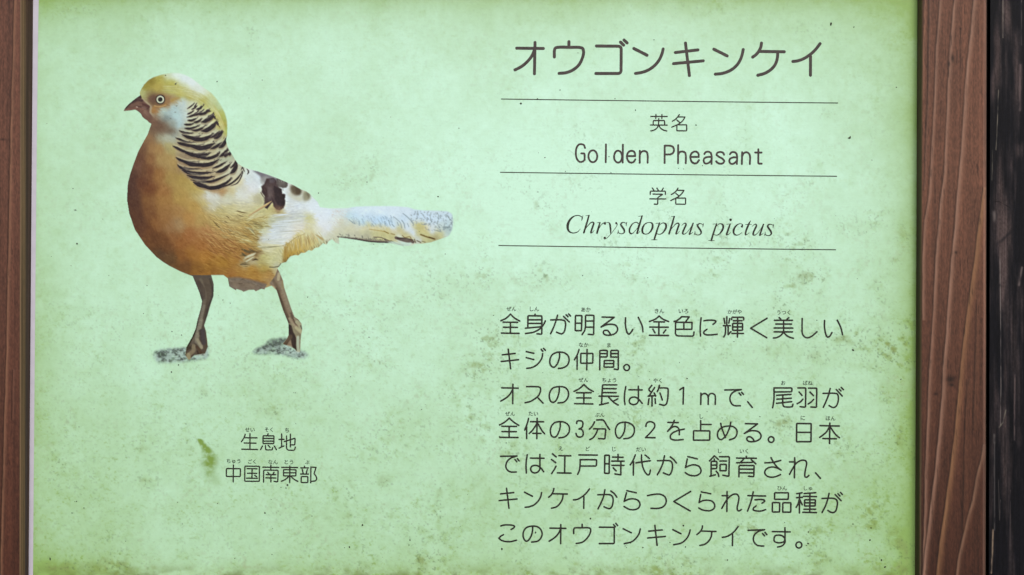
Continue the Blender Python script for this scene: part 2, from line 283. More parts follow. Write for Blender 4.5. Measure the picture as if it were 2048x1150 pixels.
def strokes_of(tagname, text, width):
    """-> list of (points in photo px, half widths)"""
    ox, oy, sc = ZT[tagname]; res = []
    for st in text.split('/'):
        if not st: continue
        if st[0] == 'O':
            cx, cy, rx, ry = map(float, st[1:].split(','))
            t = np.linspace(0, 2 * np.pi, 33)
            p = np.stack([cx + rx * np.cos(t), cy + ry * np.sin(t)], -1) / sc + (ox, oy)
            res.append((p, np.full(len(p), width / 2), True)); continue
        mode = st[0] if st[0] in '~=%' else ''
        q = np.array([[float(v) for v in a.split(',')] for a in st[len(mode):].split()])
        xy = q[:, :2] / sc + (ox, oy)
        if q.shape[1] == 3:
            wv = q[:, 2] / sc / 2 + 0.14
            full = catmull(np.column_stack([xy, wv])) if mode == '~' else np.column_stack([xy, wv])
            res.append((full[:, :2], np.maximum(full[:, 2], 0.25), False)); continue
        if mode == '~': p = catmull(xy)
        elif mode == '=': p = round_corners(list(xy), 1.6, True)
        elif mode == '%': p = round_corners(list(xy), 6.5)
        else:
            sharp = len(xy) == 3 and np.dot(xy[1] - xy[0], xy[2] - xy[1]) < 0
            p = round_corners(list(xy), 0.5 if sharp else 2.2)
        res.append((p, np.full(len(p), width / 2), mode == '='))
    return res

PRINT_D = 0.00006
def lettering(name, groups, width, mat, parent, label=None):
    V = []; F = []; k = 0
    for tg, text in groups:
        for p, hw, closed in strokes_of(tg, text, width):
            d = np.hypot(*(p[1:] - p[:-1]).T); keep = np.concatenate([[True], d > 0.02]); p = p[keep]; hw = hw[keep]
            n = len(p); zb = PRINT_D + 0.000014 * (k % 9); k += 1
            t = np.gradient(p, axis=0)
            if closed: t[0] = t[-1] = p[1] - p[-2]
            t /= np.maximum(np.hypot(t[:, 0], t[:, 1]), 1e-9)[:, None]
            nr = np.stack([-t[:, 1], t[:, 0]], -1)
            zz = zb + np.linspace(0, 0.00001, n)
            a = p + nr * hw[:, None]; b = p - nr * hw[:, None]
            base = len(V)
            for i in range(n):
                V.append(W(a[i, 0], a[i, 1], zz[i])); V.append(W(b[i, 0], b[i, 1], zz[i]))
            for i in range(n - 1):
                F.append((base + 2 * i, base + 2 * i + 1, base + 2 * i + 3, base + 2 * i + 2))
            if not closed:
                for e, sg in ((0, -1), (n - 1, 1)):
                    m = 9; an = math.atan2(t[e, 1] * sg, t[e, 0] * sg); s0 = len(V)
                    for q in range(m):
                        g = an - math.pi / 2 + math.pi * q / (m - 1)
                        V.append(W(p[e, 0] + hw[e] * math.cos(g), p[e, 1] + hw[e] * math.sin(g), zz[e]))
                    F.append(tuple(range(s0, s0 + m)) )
    V = np.array(V)
    # all faces look towards the viewer
    F2 = []
    for f in F:
        q = V[list(f)]; c = np.cross(q[1] - q[0], q[2] - q[0])
        if len(f) > 4: c = np.cross(q[len(f) // 2] - q[0], q[-1] - q[0])
        F2.append(f if c[1] < 0 else f[::-1])
    o = mesh_obj(name, V, F2, mat, parent)
    if label: o['label'] = label
    return o

def small_kana(items, mat, parent):
    """readings printed over the characters, one small piece of print per word"""
    for txt, cx, cy in items:
        cu = bpy.data.curves.new('reading', 'FONT'); cu.body = txt; cu.size = 1.0; cu.resolution_u = 3
        cu.offset = 0.016
        ob = bpy.data.objects.new('reading', cu); COL.objects.link(ob)
        bpy.context.view_layer.update()
        me = bpy.data.meshes.new_from_object(ob.evaluated_get(bpy.context.evaluated_depsgraph_get()))
        co = np.empty(len(me.vertices) * 3, np.float32); me.vertices.foreach_get('co', co); co = co.reshape(-1, 3)
        lo, hi = co[:, :2].min(0), co[:, :2].max(0)
        sc = min(9.2 / max(hi[1] - lo[1], .4), 10.0 * len(txt) * 0.97 / max(hi[0] - lo[0], 0.1))
        if len(txt) == 1: sc = 9.0 / max(hi[1] - lo[1], hi[0] - lo[0])
        c = (lo + hi) / 2
        x = (co[:, 0] - c[0]) * sc; y = (co[:, 1] - c[1]) * sc
        V = W(cx + x, cy - y + x * 0.010, PRINT_D)
        F2 = []
        for pl in me.polygons:
            f = tuple(pl.vertices); q = V[list(f)]; cr = np.cross(q[1] - q[0], q[2] - q[0]); F2.append(f if cr[1] < 0 else f[::-1])
        bpy.data.objects.remove(ob); bpy.data.curves.remove(cu); bpy.data.meshes.remove(me)
        mesh_obj('reading_aid', V, F2, mat, parent)
READ = {1: [('ぜん', 1022.7, 617.8), ('しん', 1069, 618), ('あか', 1172, 619.2), ('きん', 1319, 622), ('いろ', 1367, 622.3), ('かがや', 1469.3, 623.4), ('うつく', 1567.3, 625)],
 2: [('なか', 1167.4, 689.7), ('ま', 1217.9, 690.4)],
 3: [('ぜん', 1167, 759.7), ('ちょう', 1218.3, 760.3), ('やく', 1315, 761), ('お', 1566.6, 765.8), ('ばね', 1615.6, 765.8)],
 4: [('ぜん', 1020, 827.5), ('たい', 1066.7, 827.3), ('ぶん', 1199.5, 829.7), ('し', 1403, 832.8), ('に', 1605.7, 835.8), ('ほん', 1661.3, 836.7)],
 5: [('え', 1121.2, 897), ('ど', 1175.6, 897.5), ('じ', 1228, 898.3), ('だい', 1282, 898.8), ('し', 1439.8, 902), ('いく', 1487.9, 902)],
 6: [('ひん', 1564.5, 976.4), ('しゅ', 1616.2, 976.7)],
 8: [('せい', 499.7, 859.3), ('そく', 537.5, 859.3), ('ち', 574, 860.4)],
 9: [('ちゅう', 467, 922.4), ('ごく', 503.9, 923), ('なん', 546, 924), ('とう', 577.7, 924), ('ぶ', 614.7, 924.6)]}
# ------------------------------------------------------------------ the printed bird: painted stroke by stroke on a fine mesh
BX0, BY0, BX1, BY1 = 236, 138, 922, 744
BW, BH = BX1 - BX0, BY1 - BY0
BT = {'A': (220, 130, 4.259), 'B': (230, 380, 3.027), 'C': (480, 320, 4.452), 'D': (430, 500, 4.422), 'F': (400, 380, 7.188),
      'H': (240, 150, 9.581), 'N': (360, 190, 5.747), 'M': (300, 640, 11.5), 'O': (490, 620, 10.453), 'T': (660, 400, 7.877)}
def bp(t, s):
    ox, oy, sc = BT[t]
    q = np.array([[float(v) for v in a.split(',')] for a in s.split()])
    q[:, 0] = ox + q[:, 0] / sc - BX0; q[:, 1] = oy + q[:, 1] / sc - BY0
    if q.shape[1] > 2: q[:, 2] = q[:, 2] / sc
    return q
def poly_mask(p, ss=3):
    w, h = BW * ss, BH * ss; p = (np.asarray(p)[:, :2] + 0.5) * ss - 0.5
    m = np.zeros((h, w), bool)
    y0, y1 = max(int(p[:, 1].min()), 0), min(int(p[:, 1].max()) + 2, h)
    ys = np.arange(y0, y1) + 0.001; xs = np.arange(w)
    n = len(p); cross = [[] for _ in ys]
    for i in range(n):
        a, b = p[i], p[(i + 1) % n]
        if a[1] == b[1]: continue
        if a[1] > b[1]: a, b = b, a
        i0, i1 = np.searchsorted(ys, [a[1], b[1]])
        for k in range(i0, i1):
            cross[k].append(a[0] + (ys[k] - a[1]) / (b[1] - a[1]) * (b[0] - a[0]))
    for k, c in enumerate(cross):
        c.sort()
        for j in range(0, len(c) - 1, 2):
            m[y0 + k, max(int(np.ceil(c[j])), 0):max(int(np.floor(c[j + 1])) + 1, 0)] = True
    return m.reshape(BH, ss, BW, ss).mean((1, 3))
img = np.zeros((BH, BW, 3)); alpha = np.zeros((BH, BW))
def over(mask, col, a=1.0):
    m = (mask * a)[..., None]; img[:] = img * (1 - m) + np.asarray(col, float) * m
def stroke(p, hw, col, a=1.0, soft=0.6, clip=None):
    p = np.asarray(p)[:, :2]; hw = np.broadcast_to(hw, len(p)); r = hw.max() + soft + 1.5
    x0, y0 = np.floor(p.min(0) - r).astype(int); x1, y1 = np.ceil(p.max(0) + r).astype(int)
    x0, y0, x1, y1 = max(x0, 0), max(y0, 0), min(x1, BW), min(y1, BH)
    if x1 <= x0 or y1 <= y0: return
    X, Y = np.meshgrid(np.arange(x0, x1), np.arange(y0, y1)); cov = np.zeros(X.shape)
    for i in range(len(p) - 1):
        d = p[i + 1] - p[i]; L = max(d @ d, 1e-9)
        t = np.clip(((X - p[i, 0]) * d[0] + (Y - p[i, 1]) * d[1]) / L, 0, 1)
        dist = np.hypot(X - p[i, 0] - t * d[0], Y - p[i, 1] - t * d[1])
        w_ = hw[i] + t * (hw[i + 1] - hw[i])
        cov = np.maximum(cov, np.clip((w_ - dist) / (2 * soft) + 0.5, 0, 1) * np.clip(w_ / 0.35, 0, 1))
    cov *= a
    if clip is not None: cov = cov * clip[y0:y1, x0:x1]
    cov = cov[..., None]
    img[y0:y1, x0:x1] = img[y0:y1, x0:x1] * (1 - cov) + np.asarray(col, float) * cov
def taper(n, w, a=0.15, b=0.1):
    t = np.linspace(0, 1, n); return w / 2 * np.clip(np.minimum((t + a) / 0.35, (1 - t + b) / 0.35), 0, 1)

SIL = np.vstack([bp('A', '112,392 135,355 160,330 215,285 255,258 252,235 262,210 290,165 330,125 370,103 410,90 450,78 490,72 530,66 580,66 620,76 660,92 700,115 745,150 800,195 860,235 910,290 950,350 980,410 996,470 1000,540 997,600 988,640 1000,690 1020,730 1045,770 1065,805 1090,840 1130,865 1180,885 1260,905 1300,918'),
  bp('C', '150,98 250,130 330,160 410,195 480,225 545,262 590,278 625,302 645,330 690,372 712,420 800,430 960,427 1000,418 1040,413 1200,408 1400,410 1500,420 1560,440 1640,448 1760,450 1850,455 1890,478 1900,540 1892,620 1862,675 1780,705 1700,733 1620,745 1560,745 1530,762 1440,765 1400,755 1340,740 1240,738 1140,730 1060,715 960,700 880,690 885,750 850,735 820,705 790,722 770,755 740,740 700,778 670,782 640,808 610,802 580,826 545,828 520,850 490,846 450,858 430,880 412,908 372,918 342,958 322,975'),
  bp('D', '552,160 572,200 602,270 612,330 642,420 672,510 702,590 735,612 765,650 772,700 762,750 757,800 755,860 750,905 727,905 705,875 650,850 598,832 640,775 650,745 647,645 600,530 570,440 543,355 500,315 445,335 438,350 410,343 360,366 345,352 300,353 252,370 235,358 190,345 186,358 125,320 112,250 75,222'),
  bp('B', '583,515 598,570 597,640 580,690 560,760 540,820 550,850 558,905 562,950 545,990 480,1000 447,1030 425,1000 432,950 465,890 487,840 500,780 520,710 526,672 510,620 490,570 470,522 400,495 330,460 290,435 250,405 180,330 120,240 85,140 72,60 74,5'),
  bp('A', '147,1050 152,1000 170,930 200,840 238,740 285,650 320,590 335,545 352,500 330,488 320,475 290,455 275,440 262,415 240,395 215,380 170,388')])
sil = poly_mask(SIL)

PT = []
def pts(t, s):
    ox, oy, sc = BT[t]
    for a in s.split():
        v = [float(q) for q in a.split(',')]; PT.append((ox + v[0] / sc - BX0, oy + v[1] / sc - BY0, v[2], v[3], v[4]))
pts('A', '275,230,190,185,125 300,190,158,140,60 345,140,150,128,50 420,120,186,168,82 500,85,205,208,165 560,80,222,234,215 640,100,228,238,240 700,150,226,236,240 760,190,222,230,220 400,190,186,162,82 520,160,192,178,92 520,215,200,190,120 600,230,196,180,96 690,260,186,166,80 640,190,212,210,160 700,215,215,215,190 800,240,216,220,190 860,280,208,208,150 800,290,198,184,100 925,340,190,205,160 880,360,196,184,100 960,440,184,186,105 983,560,180,190,110 930,450,188,168,80 955,520,184,160,80 975,590,180,170,95 '
  '330,260,150,125,80 360,290,112,80,58 380,320,112,78,55 290,250,172,164,112 330,310,150,130,100 500,290,160,118,82 525,300,180,150,110 470,340,168,128,88 400,350,160,122,86 372,385,172,110,60 380,410,165,115,70 450,385,182,200,195 540,370,180,202,205 560,440,186,210,218 620,330,192,204,204 690,330,205,205,180 590,510,182,206,212 640,430,192,206,205 500,400,172,190,192 480,450,138,150,148 520,500,150,168,165 420,430,165,170,160 370,420,175,165,145 340,370,165,140,120 '
  '290,430,112,76,62 330,450,118,82,68 380,490,114,80,64 430,540,112,86,68 480,520,122,112,98 510,560,120,118,104 480,610,180,182,166 520,640,178,178,158 440,600,160,150,125 540,600,160,165,158 500,680,186,170,120 530,720,186,168,112 360,560,128,98,74 330,620,146,106,74 290,700,118,78,54 250,800,104,64,46 210,900,88,54,40 180,1000,80,48,38 165,1100,80,46,36 350,700,160,116,74 350,800,146,98,60 420,720,172,130,80 430,800,178,142,88 500,800,184,150,92 550,850,182,148,88 330,900,122,72,42 420,930,158,106,56 520,950,178,144,76 600,980,188,156,82 700,1030,190,162,90 760,1090,196,172,106 270,1000,104,58,36 340,1050,122,70,38 450,1080,160,106,56 600,1100,182,146,76 230,880,112,72,56 '
  '700,400,200,194,170 760,440,198,192,168 700,500,186,186,160 830,480,196,192,170 700,600,184,178,148 850,550,188,186,160 620,560,170,176,165 920,600,190,192,172 700,680,170,158,124 620,690,165,150,120 850,650,188,178,146 850,730,186,172,138 960,720,182,186,165 650,780,150,130,104 750,820,170,148,112 850,800,190,174,140 960,820,176,184,160 600,850,140,112,86 700,890,140,110,84 800,890,170,140,106 900,880,196,176,142 1000,860,204,202,182 800,940,150,118,94 900,950,190,166,130 1000,930,200,198,176 850,1010,150,120,96 950,1010,188,166,130 1040,960,210,200,170 1020,780,175,190,165 1060,860,205,210,195 '
  '1100,900,212,214,196 1110,1000,214,200,168 1180,950,216,222,224 1250,960,214,222,232 1250,1020,220,226,234 1150,1050,208,206,190 950,1080,178,132,88 880,1070,172,128,92 1050,1080,210,192,150 1200,1060,224,226,228 850,1100,200,210,208 900,1120,212,216,212 1000,1130,206,204,180 1150,1120,222,224,220 300,900,110,68,44')
pts('B', '90,30,82,48,36 120,80,86,50,35 135,160,90,52,34 165,230,94,54,34 200,60,132,84,46 210,140,122,74,40 300,60,168,118,62 300,120,160,110,60 400,60,184,144,74 380,120,172,124,70 480,100,190,148,74 530,60,200,180,120 200,240,108,62,32 250,200,140,88,46 300,180,164,112,62 380,210,168,132,92 340,230,158,112,70 450,170,184,130,66 520,180,186,150,80 240,300,104,60,30 300,300,120,72,36 350,280,142,88,46 400,320,150,90,42 450,270,164,98,50 550,250,170,108,58 520,330,160,96,42 280,380,92,60,36 340,420,102,68,38 300,350,110,66,34 400,400,138,84,38 460,380,160,102,42 540,400,172,112,44 420,460,118,74,36 500,470,144,94,38 570,460,160,108,42 600,500,150,98,40 650,440,172,120,46 650,490,158,108,46 720,420,168,116,52 620,330,168,110,54 700,330,172,120,62 660,250,182,136,72 740,260,186,146,80 600,190,188,160,90 640,130,196,178,120 600,80,208,208,198 570,40,205,212,210 680,60,216,214,200 740,20,220,224,222 800,60,212,212,190 700,110,204,190,140 700,180,196,172,110 800,180,206,186,124 860,110,204,190,132 900,170,214,200,156 850,210,204,196,140 880,240,206,210,190 800,300,186,152,88 840,330,180,150,86 760,360,170,118,58 800,400,150,116,72 790,440,178,156,120 830,420,185,170,140 850,385,112,88,54 900,400,196,184,120 950,420,204,198,150 900,470,184,152,80 820,480,178,128,56 760,500,170,120,56 850,510,172,122,56 930,510,176,130,70 960,540,168,130,88 980,500,196,176,136 985,550,190,175,145 700,515,160,105,50')
pts('C', '60,200,216,224,232 100,150,214,220,224 120,240,222,228,234 60,300,218,220,214 150,200,210,216,222 100,330,210,206,176 160,350,178,168,128 60,400,206,194,146 130,410,206,192,140 190,300,190,190,170 150,460,204,188,132 250,450,198,182,124 320,450,186,160,108 350,480,190,170,120 220,510,204,190,136 280,530,196,196,172 350,520,190,194,184 440,440,214,220,226 520,400,216,226,238 600,380,222,232,242 640,420,224,234,246 480,340,206,210,212 520,330,200,204,198 560,350,196,200,186 650,350,222,232,242 450,290,204,198,184 410,280,216,220,226 420,340,216,222,228 560,290,205,202,184 600,340,190,190,168 640,330,214,222,228 690,420,224,234,246 450,500,196,202,202 530,510,190,198,190 400,570,204,212,220 330,590,206,212,222 300,640,214,222,236 450,620,220,228,246 520,590,214,222,238 560,540,206,210,206 300,700,218,226,242 380,720,220,228,244 440,680,220,228,244 200,710,206,212,218 180,760,196,190,162 250,790,198,196,168 330,800,202,196,152 600,530,206,196,120 630,560,214,206,150 640,640,206,190,120 680,620,216,214,178 580,660,212,204,150 540,690,206,188,110 500,720,196,160,70 440,770,186,142,50 480,790,184,142,54 540,770,192,154,72 600,730,204,178,110 650,700,206,190,124 420,850,172,130,44 400,895,144,106,48 300,850,200,194,146 350,870,206,200,160 250,900,202,192,144 320,930,196,190,160 150,830,148,112,70 120,860,160,124,80 60,820,150,100,52 180,900,190,170,110 60,560,184,146,72 120,540,190,160,90 180,600,196,182,130 60,640,172,130,66 120,660,176,140,76 60,720,172,124,62 60,780,166,116,60 700,700,200,196,150 740,650,214,216,206 780,600,220,226,236 740,520,226,234,248 780,470,226,234,248 720,560,224,232,244 700,500,226,234,248 860,450,220,226,234 850,540,222,226,226 900,560,214,210,190 850,640,212,204,176 800,670,206,204,180 950,620,212,204,172 950,560,208,212,206 950,440,216,226,236')
pts('T', '300,250,196,218,232 200,200,216,224,230 400,150,218,232,248 400,230,206,226,246 500,180,220,234,250 600,250,204,222,244 600,150,222,236,250 800,180,224,236,252 800,300,196,220,246 900,350,202,222,246 700,350,198,220,246 500,350,196,220,240 1000,200,222,234,250 1000,400,206,224,244 1150,300,206,222,242 1200,180,218,230,246 1200,450,216,228,246 1300,520,218,228,244 1350,250,200,216,236 1450,250,206,222,242 1550,300,206,222,244 1700,300,206,222,240 1850,250,204,220,236 1900,350,196,212,220 1850,400,196,214,226 1600,420,208,222,240 1600,500,212,224,238 1750,440,196,208,208 1850,450,172,188,190 1880,520,186,206,206 1830,560,194,210,206 300,400,210,206,186 450,410,204,208,200 600,420,206,198,150 700,450,200,178,100 800,480,204,180,104 900,500,200,172,88 900,550,206,186,116 1000,560,196,170,96 700,520,210,192,128 500,480,214,204,162 350,470,214,206,180 200,470,210,204,182 150,530,200,196,170 300,540,196,190,170 450,550,190,182,160 600,570,180,170,144 150,580,190,186,160 1080,460,196,186,130 1120,510,200,176,110 1180,550,196,172,104 1250,580,196,172,110 1020,430,206,216,226 1080,560,206,208,200 1400,430,196,170,84 1450,460,208,180,96 1500,500,210,184,100 1400,520,204,180,100 1450,600,206,188,130 1550,560,206,180,96 1600,580,170,140,70 1650,590,150,128,76 1700,530,200,184,120 1750,560,206,192,132 1750,600,190,180,130 1500,640,190,178,120 1550,645,180,170,110 1400,610,200,205,205 200,640,190,210,196 1150,680,196,212,206 1200,700,205,220,210')
PT = np.array(PT, float)
tl = PT[:, 0] + BX0 > 655; wm = np.clip((PT[:, 2] - PT[:, 4]) / 90, 0, 1) * tl * .38
PT[:, 2:] = PT[:, 2:] * (1 - wm[:, None]) + np.array((214, 218, 208)) * wm[:, None]
def idw(P, cell=3, e=3.0, power=2.2):
    ys = np.arange(0, BH + cell, cell); xs = np.arange(0, BW + cell, cell)
    X, Y = np.meshgrid(xs, ys); num = np.zeros(X.shape + (3,)); den = np.zeros(X.shape)
    for x, y, r, g, b in P:
        w_ = 1.0 / ((X - x) ** 2 + (Y - y) ** 2 + e * e) ** power
        num += w_[..., None] * (r, g, b); den += w_
    sm = blur(num / den[..., None], 1.0)
    fx = np.clip(np.arange(BW) / cell, 0, len(xs) - 1.001); fy = np.clip(np.arange(BH) / cell, 0, len(ys) - 1.001)
    x0 = fx.astype(int); y0 = fy.astype(int); tx = (fx - x0)[None, :, None]; ty = (fy - y0)[:, None, None]
    a = sm[y0][:, x0] * (1 - tx) + sm[y0][:, x0 + 1] * tx; b = sm[y0 + 1][:, x0] * (1 - tx) + sm[y0 + 1][:, x0 + 1] * tx
    return a * (1 - ty) + b * ty
img[:] = idw(PT)
rng = np.random.RandomState(11)
Hh, Ww = BH, BW
def at(x, y): return img[min(max(int(y), 0), BH - 1), min(max(int(x), 0), BW - 1)].copy()

# legs: own colours, side shading of the printed leg
legs = poly_mask(np.vstack([bp('B', '455,515 590,515 598,570 597,640 580,690 560,760 540,820 550,850 562,950 545,1000 480,1005 447,1030 425,1000 432,950 465,890 487,840 500,780 520,710 526,672 510,620 490,570')]))
leg2 = poly_mask(bp('D', '480,300 530,230 555,165 575,200 602,270 612,330 642,420 672,510 702,590 735,612 765,650 772,700 762,750 757,800 755,860 750,905 727,905 705,875 650,850 598,832 640,775 650,745 647,645 600,530 570,440 543,355 520,320'))
over(legs, (96, 78, 64)); over(leg2, (150, 122, 98))
for t, s, w, c, a in (('B', '520,545 545,640 540,690 515,780 495,860 470,930', 20, (112, 96, 80), .8), ('B', '505,560 530,600 535,650', 26, (84, 66, 56), .8),
    ('B', '575,540 590,600 588,650 560,720 545,790 530,830', 11, (74, 58, 48), .8), ('B', '540,700 520,790 505,850 490,920', 16, (132, 120, 104), .8),
    ('B', '478,540 500,590 520,640 528,670', 8, (80, 60, 50), .7), ('B', '497,800 480,860 450,920 435,950', 16, (66, 52, 34), .9),
    ('M', '1080,0 1020,200 960,380 850,600', 60, (62, 50, 30), .8), ('M', '1180,20 1130,200 1080,420 1100,500 1170,600', 95, (136, 126, 108), .85),
    ('M', '1090,450 1150,560 1190,640', 60, (156, 144, 118), .9), ('M', '1200,250 1210,400 1240,520', 110, (76, 66, 68), .9), ('M', '1140,240 1150,330', 50, (70, 58, 50), .7),
    ('M', '1230,30 1240,170', 40, (96, 76, 62), .8), ('M', '840,660 900,640 980,620', 80, (70, 54, 38), .8), ('M', '1000,600 1000,700 900,800 880,860', 90, (140, 120, 92), .9),
    ('M', '880,800 900,880', 90, (158, 146, 110), .9), ('M', '1080,620 1140,700 1190,790', 60, (92, 62, 44), .9), ('M', '1090,720 1110,770', 40, (60, 34, 26), .7),
    ('D', '510,260 550,330 590,450 630,560 660,660', 26, (128, 100, 76), .9), ('D', '580,290 620,400 650,480 690,570 710,630', 34, (158, 138, 112), .8),
    ('D', '548,340 590,460 625,570 652,640', 16, (94, 70, 50), .8), ('D', '565,210 560,260', 26, (196, 178, 140), .8), ('D', '600,280 600,330', 26, (168, 142, 100), .7),
    ('O', '850,60 920,200 960,280', 60, (110, 84, 66), .8), ('O', '960,60 1010,200 1070,320', 26, (96, 72, 56), .9), ('O', '930,180 990,280 1060,340', 50, (172, 152, 124), .8),
    ('O', '1090,250 1140,300 1160,400', 80, (178, 172, 136), .9), ('O', '940,330 1010,420 1080,500 1130,540', 110, (150, 138, 108), .9), ('O', '1070,370 1130,430 1170,470', 60, (190, 182, 140), .9),
    ('O', '925,360 960,480 1000,560 1030,700 1060,840', 110, (66, 46, 40), .95), ('O', '950,560 880,640 830,720', 90, (98, 74, 56), .9), ('O', '1110,570 1105,700 1115,870', 66, (176, 190, 166), .95),
    ('O', '1150,540 1150,600', 20, (120, 110, 76), .8), ('O', '1165,330 1190,395', 14, (50, 44, 34), .9), ('O', '1120,215 1175,260', 8, (110, 112, 96), .8)):
    q = bp(t, s); stroke(catmull(q), w / BT[t][2] / 2, c, a, 1.1, np.maximum(legs, leg2))
for k in range(60):      # scales across the shank
    t = rng.rand(); a_, b_ = bp('D', '560,330 690,600'); c = a_ + t * (b_ - a_)
    stroke([c + (-3, 1.5), c + (3, -1)], .45, at(*c) * (0.84 + .3 * rng.rand()), .5, .5, leg2)
    a_, b_ = bp('B', '548,650 495,880'); c = a_ + t * (b_ - a_)
    stroke([c + (-3, -1), c + (3, 1)], .45, at(*c) * (0.86 + .26 * rng.rand()), .5, .5, legs)
# grey under-tail flap with serrated edge
fl = poly_mask(bp('D', '115,238 200,235 330,262 460,300 445,335 438,350 410,343 360,366 345,352 300,353 252,370 235,358 190,345 186,358 125,320'))
over(blur(fl, .8), (128, 108, 92)); 
for k in range(150):
    x, y = bp('D', '%g,%g' % (rng.uniform(110, 470), rng.uniform(240, 360)))[0][:2]
    stroke([(x, y), (x + 7, y + 3 * rng.randn())], .8, np.array((118, 100, 86)) + rng.randn() * 14, .4, .8, fl)
stroke(catmull(bp('D', '110,242 220,238 330,262 460,296')), 2.2, (150, 104, 62), .55, 1.5, sil)
stroke(catmull(bp('D', '118,250 128,318 186,350')), 1.0, (96, 80, 70), .6, 1, sil)

# feather direction field
DP = np.vstack([np.column_stack([bp('A', '330,150 500,130 700,180 850,300 950,450 985,580 450,400 600,400 330,450 330,700 250,900 500,850 650,1000 420,560'),
    [(1, -.5), (1, -.05), (1, .5), (.9, .8), (.4, 1), (.1, 1), (1, .4), (.8, .6), (1, .6), (-.1, 1), (-.15, 1), (.3, 1), (.6, 1), (.5, 1)]]),
    np.column_stack([bp('B', '120,200 250,200 250,350 400,300 400,430 500,180 550,350 650,200 650,400 750,120 760,300 820,230 800,420 900,100 930,300 930,430 860,500'),
    [(.3, 1), (.4, 1), (.8, .7), (.8, .8), (1, .3), (.7, .7), (1, .5), (1, .5), (1, .3), (1, .05), (1, .45), (1, .25), (1, .35), (1, -.4), (1, -.05), (1, .25), (1, .15)]]),
    np.column_stack([bp('C', '100,200 100,300 350,480 450,420 500,520 400,650 600,450 480,760 560,720 640,680 700,640 420,850 250,850 750,500 900,600 1100,660 1300,560 1300,690 1600,640 1700,500'),
    [(1, .6), (1, .4), (1, -.05), (1, -.05), (1, -.12), (1, -.15), (1, -.1), (.2, 1), (.25, 1), (.4, 1), (.6, .8), (.1, 1), (1, .1), (1, 0), (1, .1), (1, .12), (.6, .8), (.8, .4), (1, .4), (.8, .5)]])])
def direction(x, y):
    w_ = 1.0 / ((DP[:, 0] - x) ** 2 + (DP[:, 1] - y) ** 2 + 60) ** 2
    v = (w_[:, None] * DP[:, 2:]).sum(0); return v / np.hypot(*v)
neckm = poly_mask(bp('N', '60,120 160,90 250,120 330,170 400,240 480,400 535,480 560,600 620,700 680,760 740,820 700,960 600,1050 430,1095 300,1075 150,1010 60,920 0,850 -50,700 -60,560 -20,420 30,300'))
body = sil * (1 - np.maximum(legs, leg2)) * (1 - .8 * fl)
ys_, xs_ = np.nonzero(body > .6)
pick = rng.randint(0, len(xs_), 9000)
for i in pick:
    x, y = xs_[i] + rng.rand(), ys_[i] + rng.rand()
    if neckm[int(y) if y < BH else BH - 1, int(x) if x < BW else BW - 1] > .5: continue
    d = direction(x, y); px, py = x + BX0, y + BY0
    flank = (px > 395 and px < 600 and py > 400)
    ln = rng.uniform(4, 9) * (1.5 if flank else 1); amp = 15 if flank else 7
    if px > 640: amp = 5
    if py < 260: amp = 6; ln *= .8
    c = at(x, y); dv = amp * rng.randn(); d = d + .12 * rng.randn(2)
    n_ = np.array((-d[1], d[0])) * rng.uniform(-.12, .12) * ln
    stroke([(x, y), (x + d[0] * ln / 2 + n_[0], y + d[1] * ln / 2 + n_[1]), (x + d[0] * ln, y + d[1] * ln)], [.25, rng.uniform(.5, 1.0), .15], c + (dv, dv * .95, dv * .75), .55, .55, body)
def fan(t, s, cols, n, w, spread, ln, a=.7, clip=None):
    """bundles of single barbs: s = x,y,dx,dy lines"""
    for seg in s.split():
        x, y, x2, y2 = [float(v) for v in seg.split(',')]; q = bp(t, '%g,%g %g,%g' % (x, y, x2, y2))
        for k in range(n):
            o = rng.randn(2) * spread; e = rng.randn(2) * spread * .8; m = (q[0] + q[1]) / 2 + (o + e) / 2 + rng.randn(2) * .6
            c = cols[rng.randint(len(cols))]
            stroke([q[0] + o, m, q[1] + e], [w * .2, w / 2, w * .1], c, a, .5, body if clip is None else clip)
olive = [(138, 112, 62), (120, 96, 52), (206, 184, 124), (214, 196, 140), (196, 168, 104)]
fan('F', '200,440,330,520 260,420,420,480 330,380,520,440 400,370,560,430 480,360,620,410 520,300,680,340 540,330,660,360 250,520,400,640 350,560,520,620 420,620,600,690 480,580,640,640 560,640,740,700 620,700,780,760 520,720,700,760 300,640,470,720 640,470,760,520 720,460,880,500 760,420,920,440 850,380,1000,400 700,600,820,690 760,560,850,610 600,560,700,620', olive, 6, 1.4, 2.2, 0, .55)
for k in range(620):
    u_, v_ = rng.rand(), rng.rand(); x = 120 + 820 * u_; y = 330 + 560 * v_
    if y < 300 + .1 * x or (x > 820 and y > 520): continue
    q0 = bp('F', '%g,%g' % (x, y))[0]; d = direction(*q0); d = d + .22 * rng.randn(2); L = rng.uniform(6, 15); n_ = np.array((-d[1], d[0])) * rng.uniform(-.15, .15) * L
    c = at(*q0); q = catmull([q0, q0 + d * L / 2 + n_, q0 + d * L])
    stroke(q + (0, .9), taper(len(q), .9), c * (.66, .62, .54), .55, .6, body)
    stroke(q, taper(len(q), 1.1), np.minimum(c * 1.10 + (10, 9, 4), 240), .45, .6, body)
fan('F', '520,300,690,335 530,350,640,380 190,450,320,570 380,370,440,420 350,450,400,470 760,480,860,505 420,630,520,635 400,570,470,600', [(96, 78, 44), (110, 88, 50)], 2, 1.1, 1.0, 0, .8)
fan('F', '600,700,760,740 680,560,820,660 640,520,820,600 700,540,800,640', [(120, 112, 84), (214, 200, 150), (160, 140, 90)], 5, 1.3, 2, 0, .6)
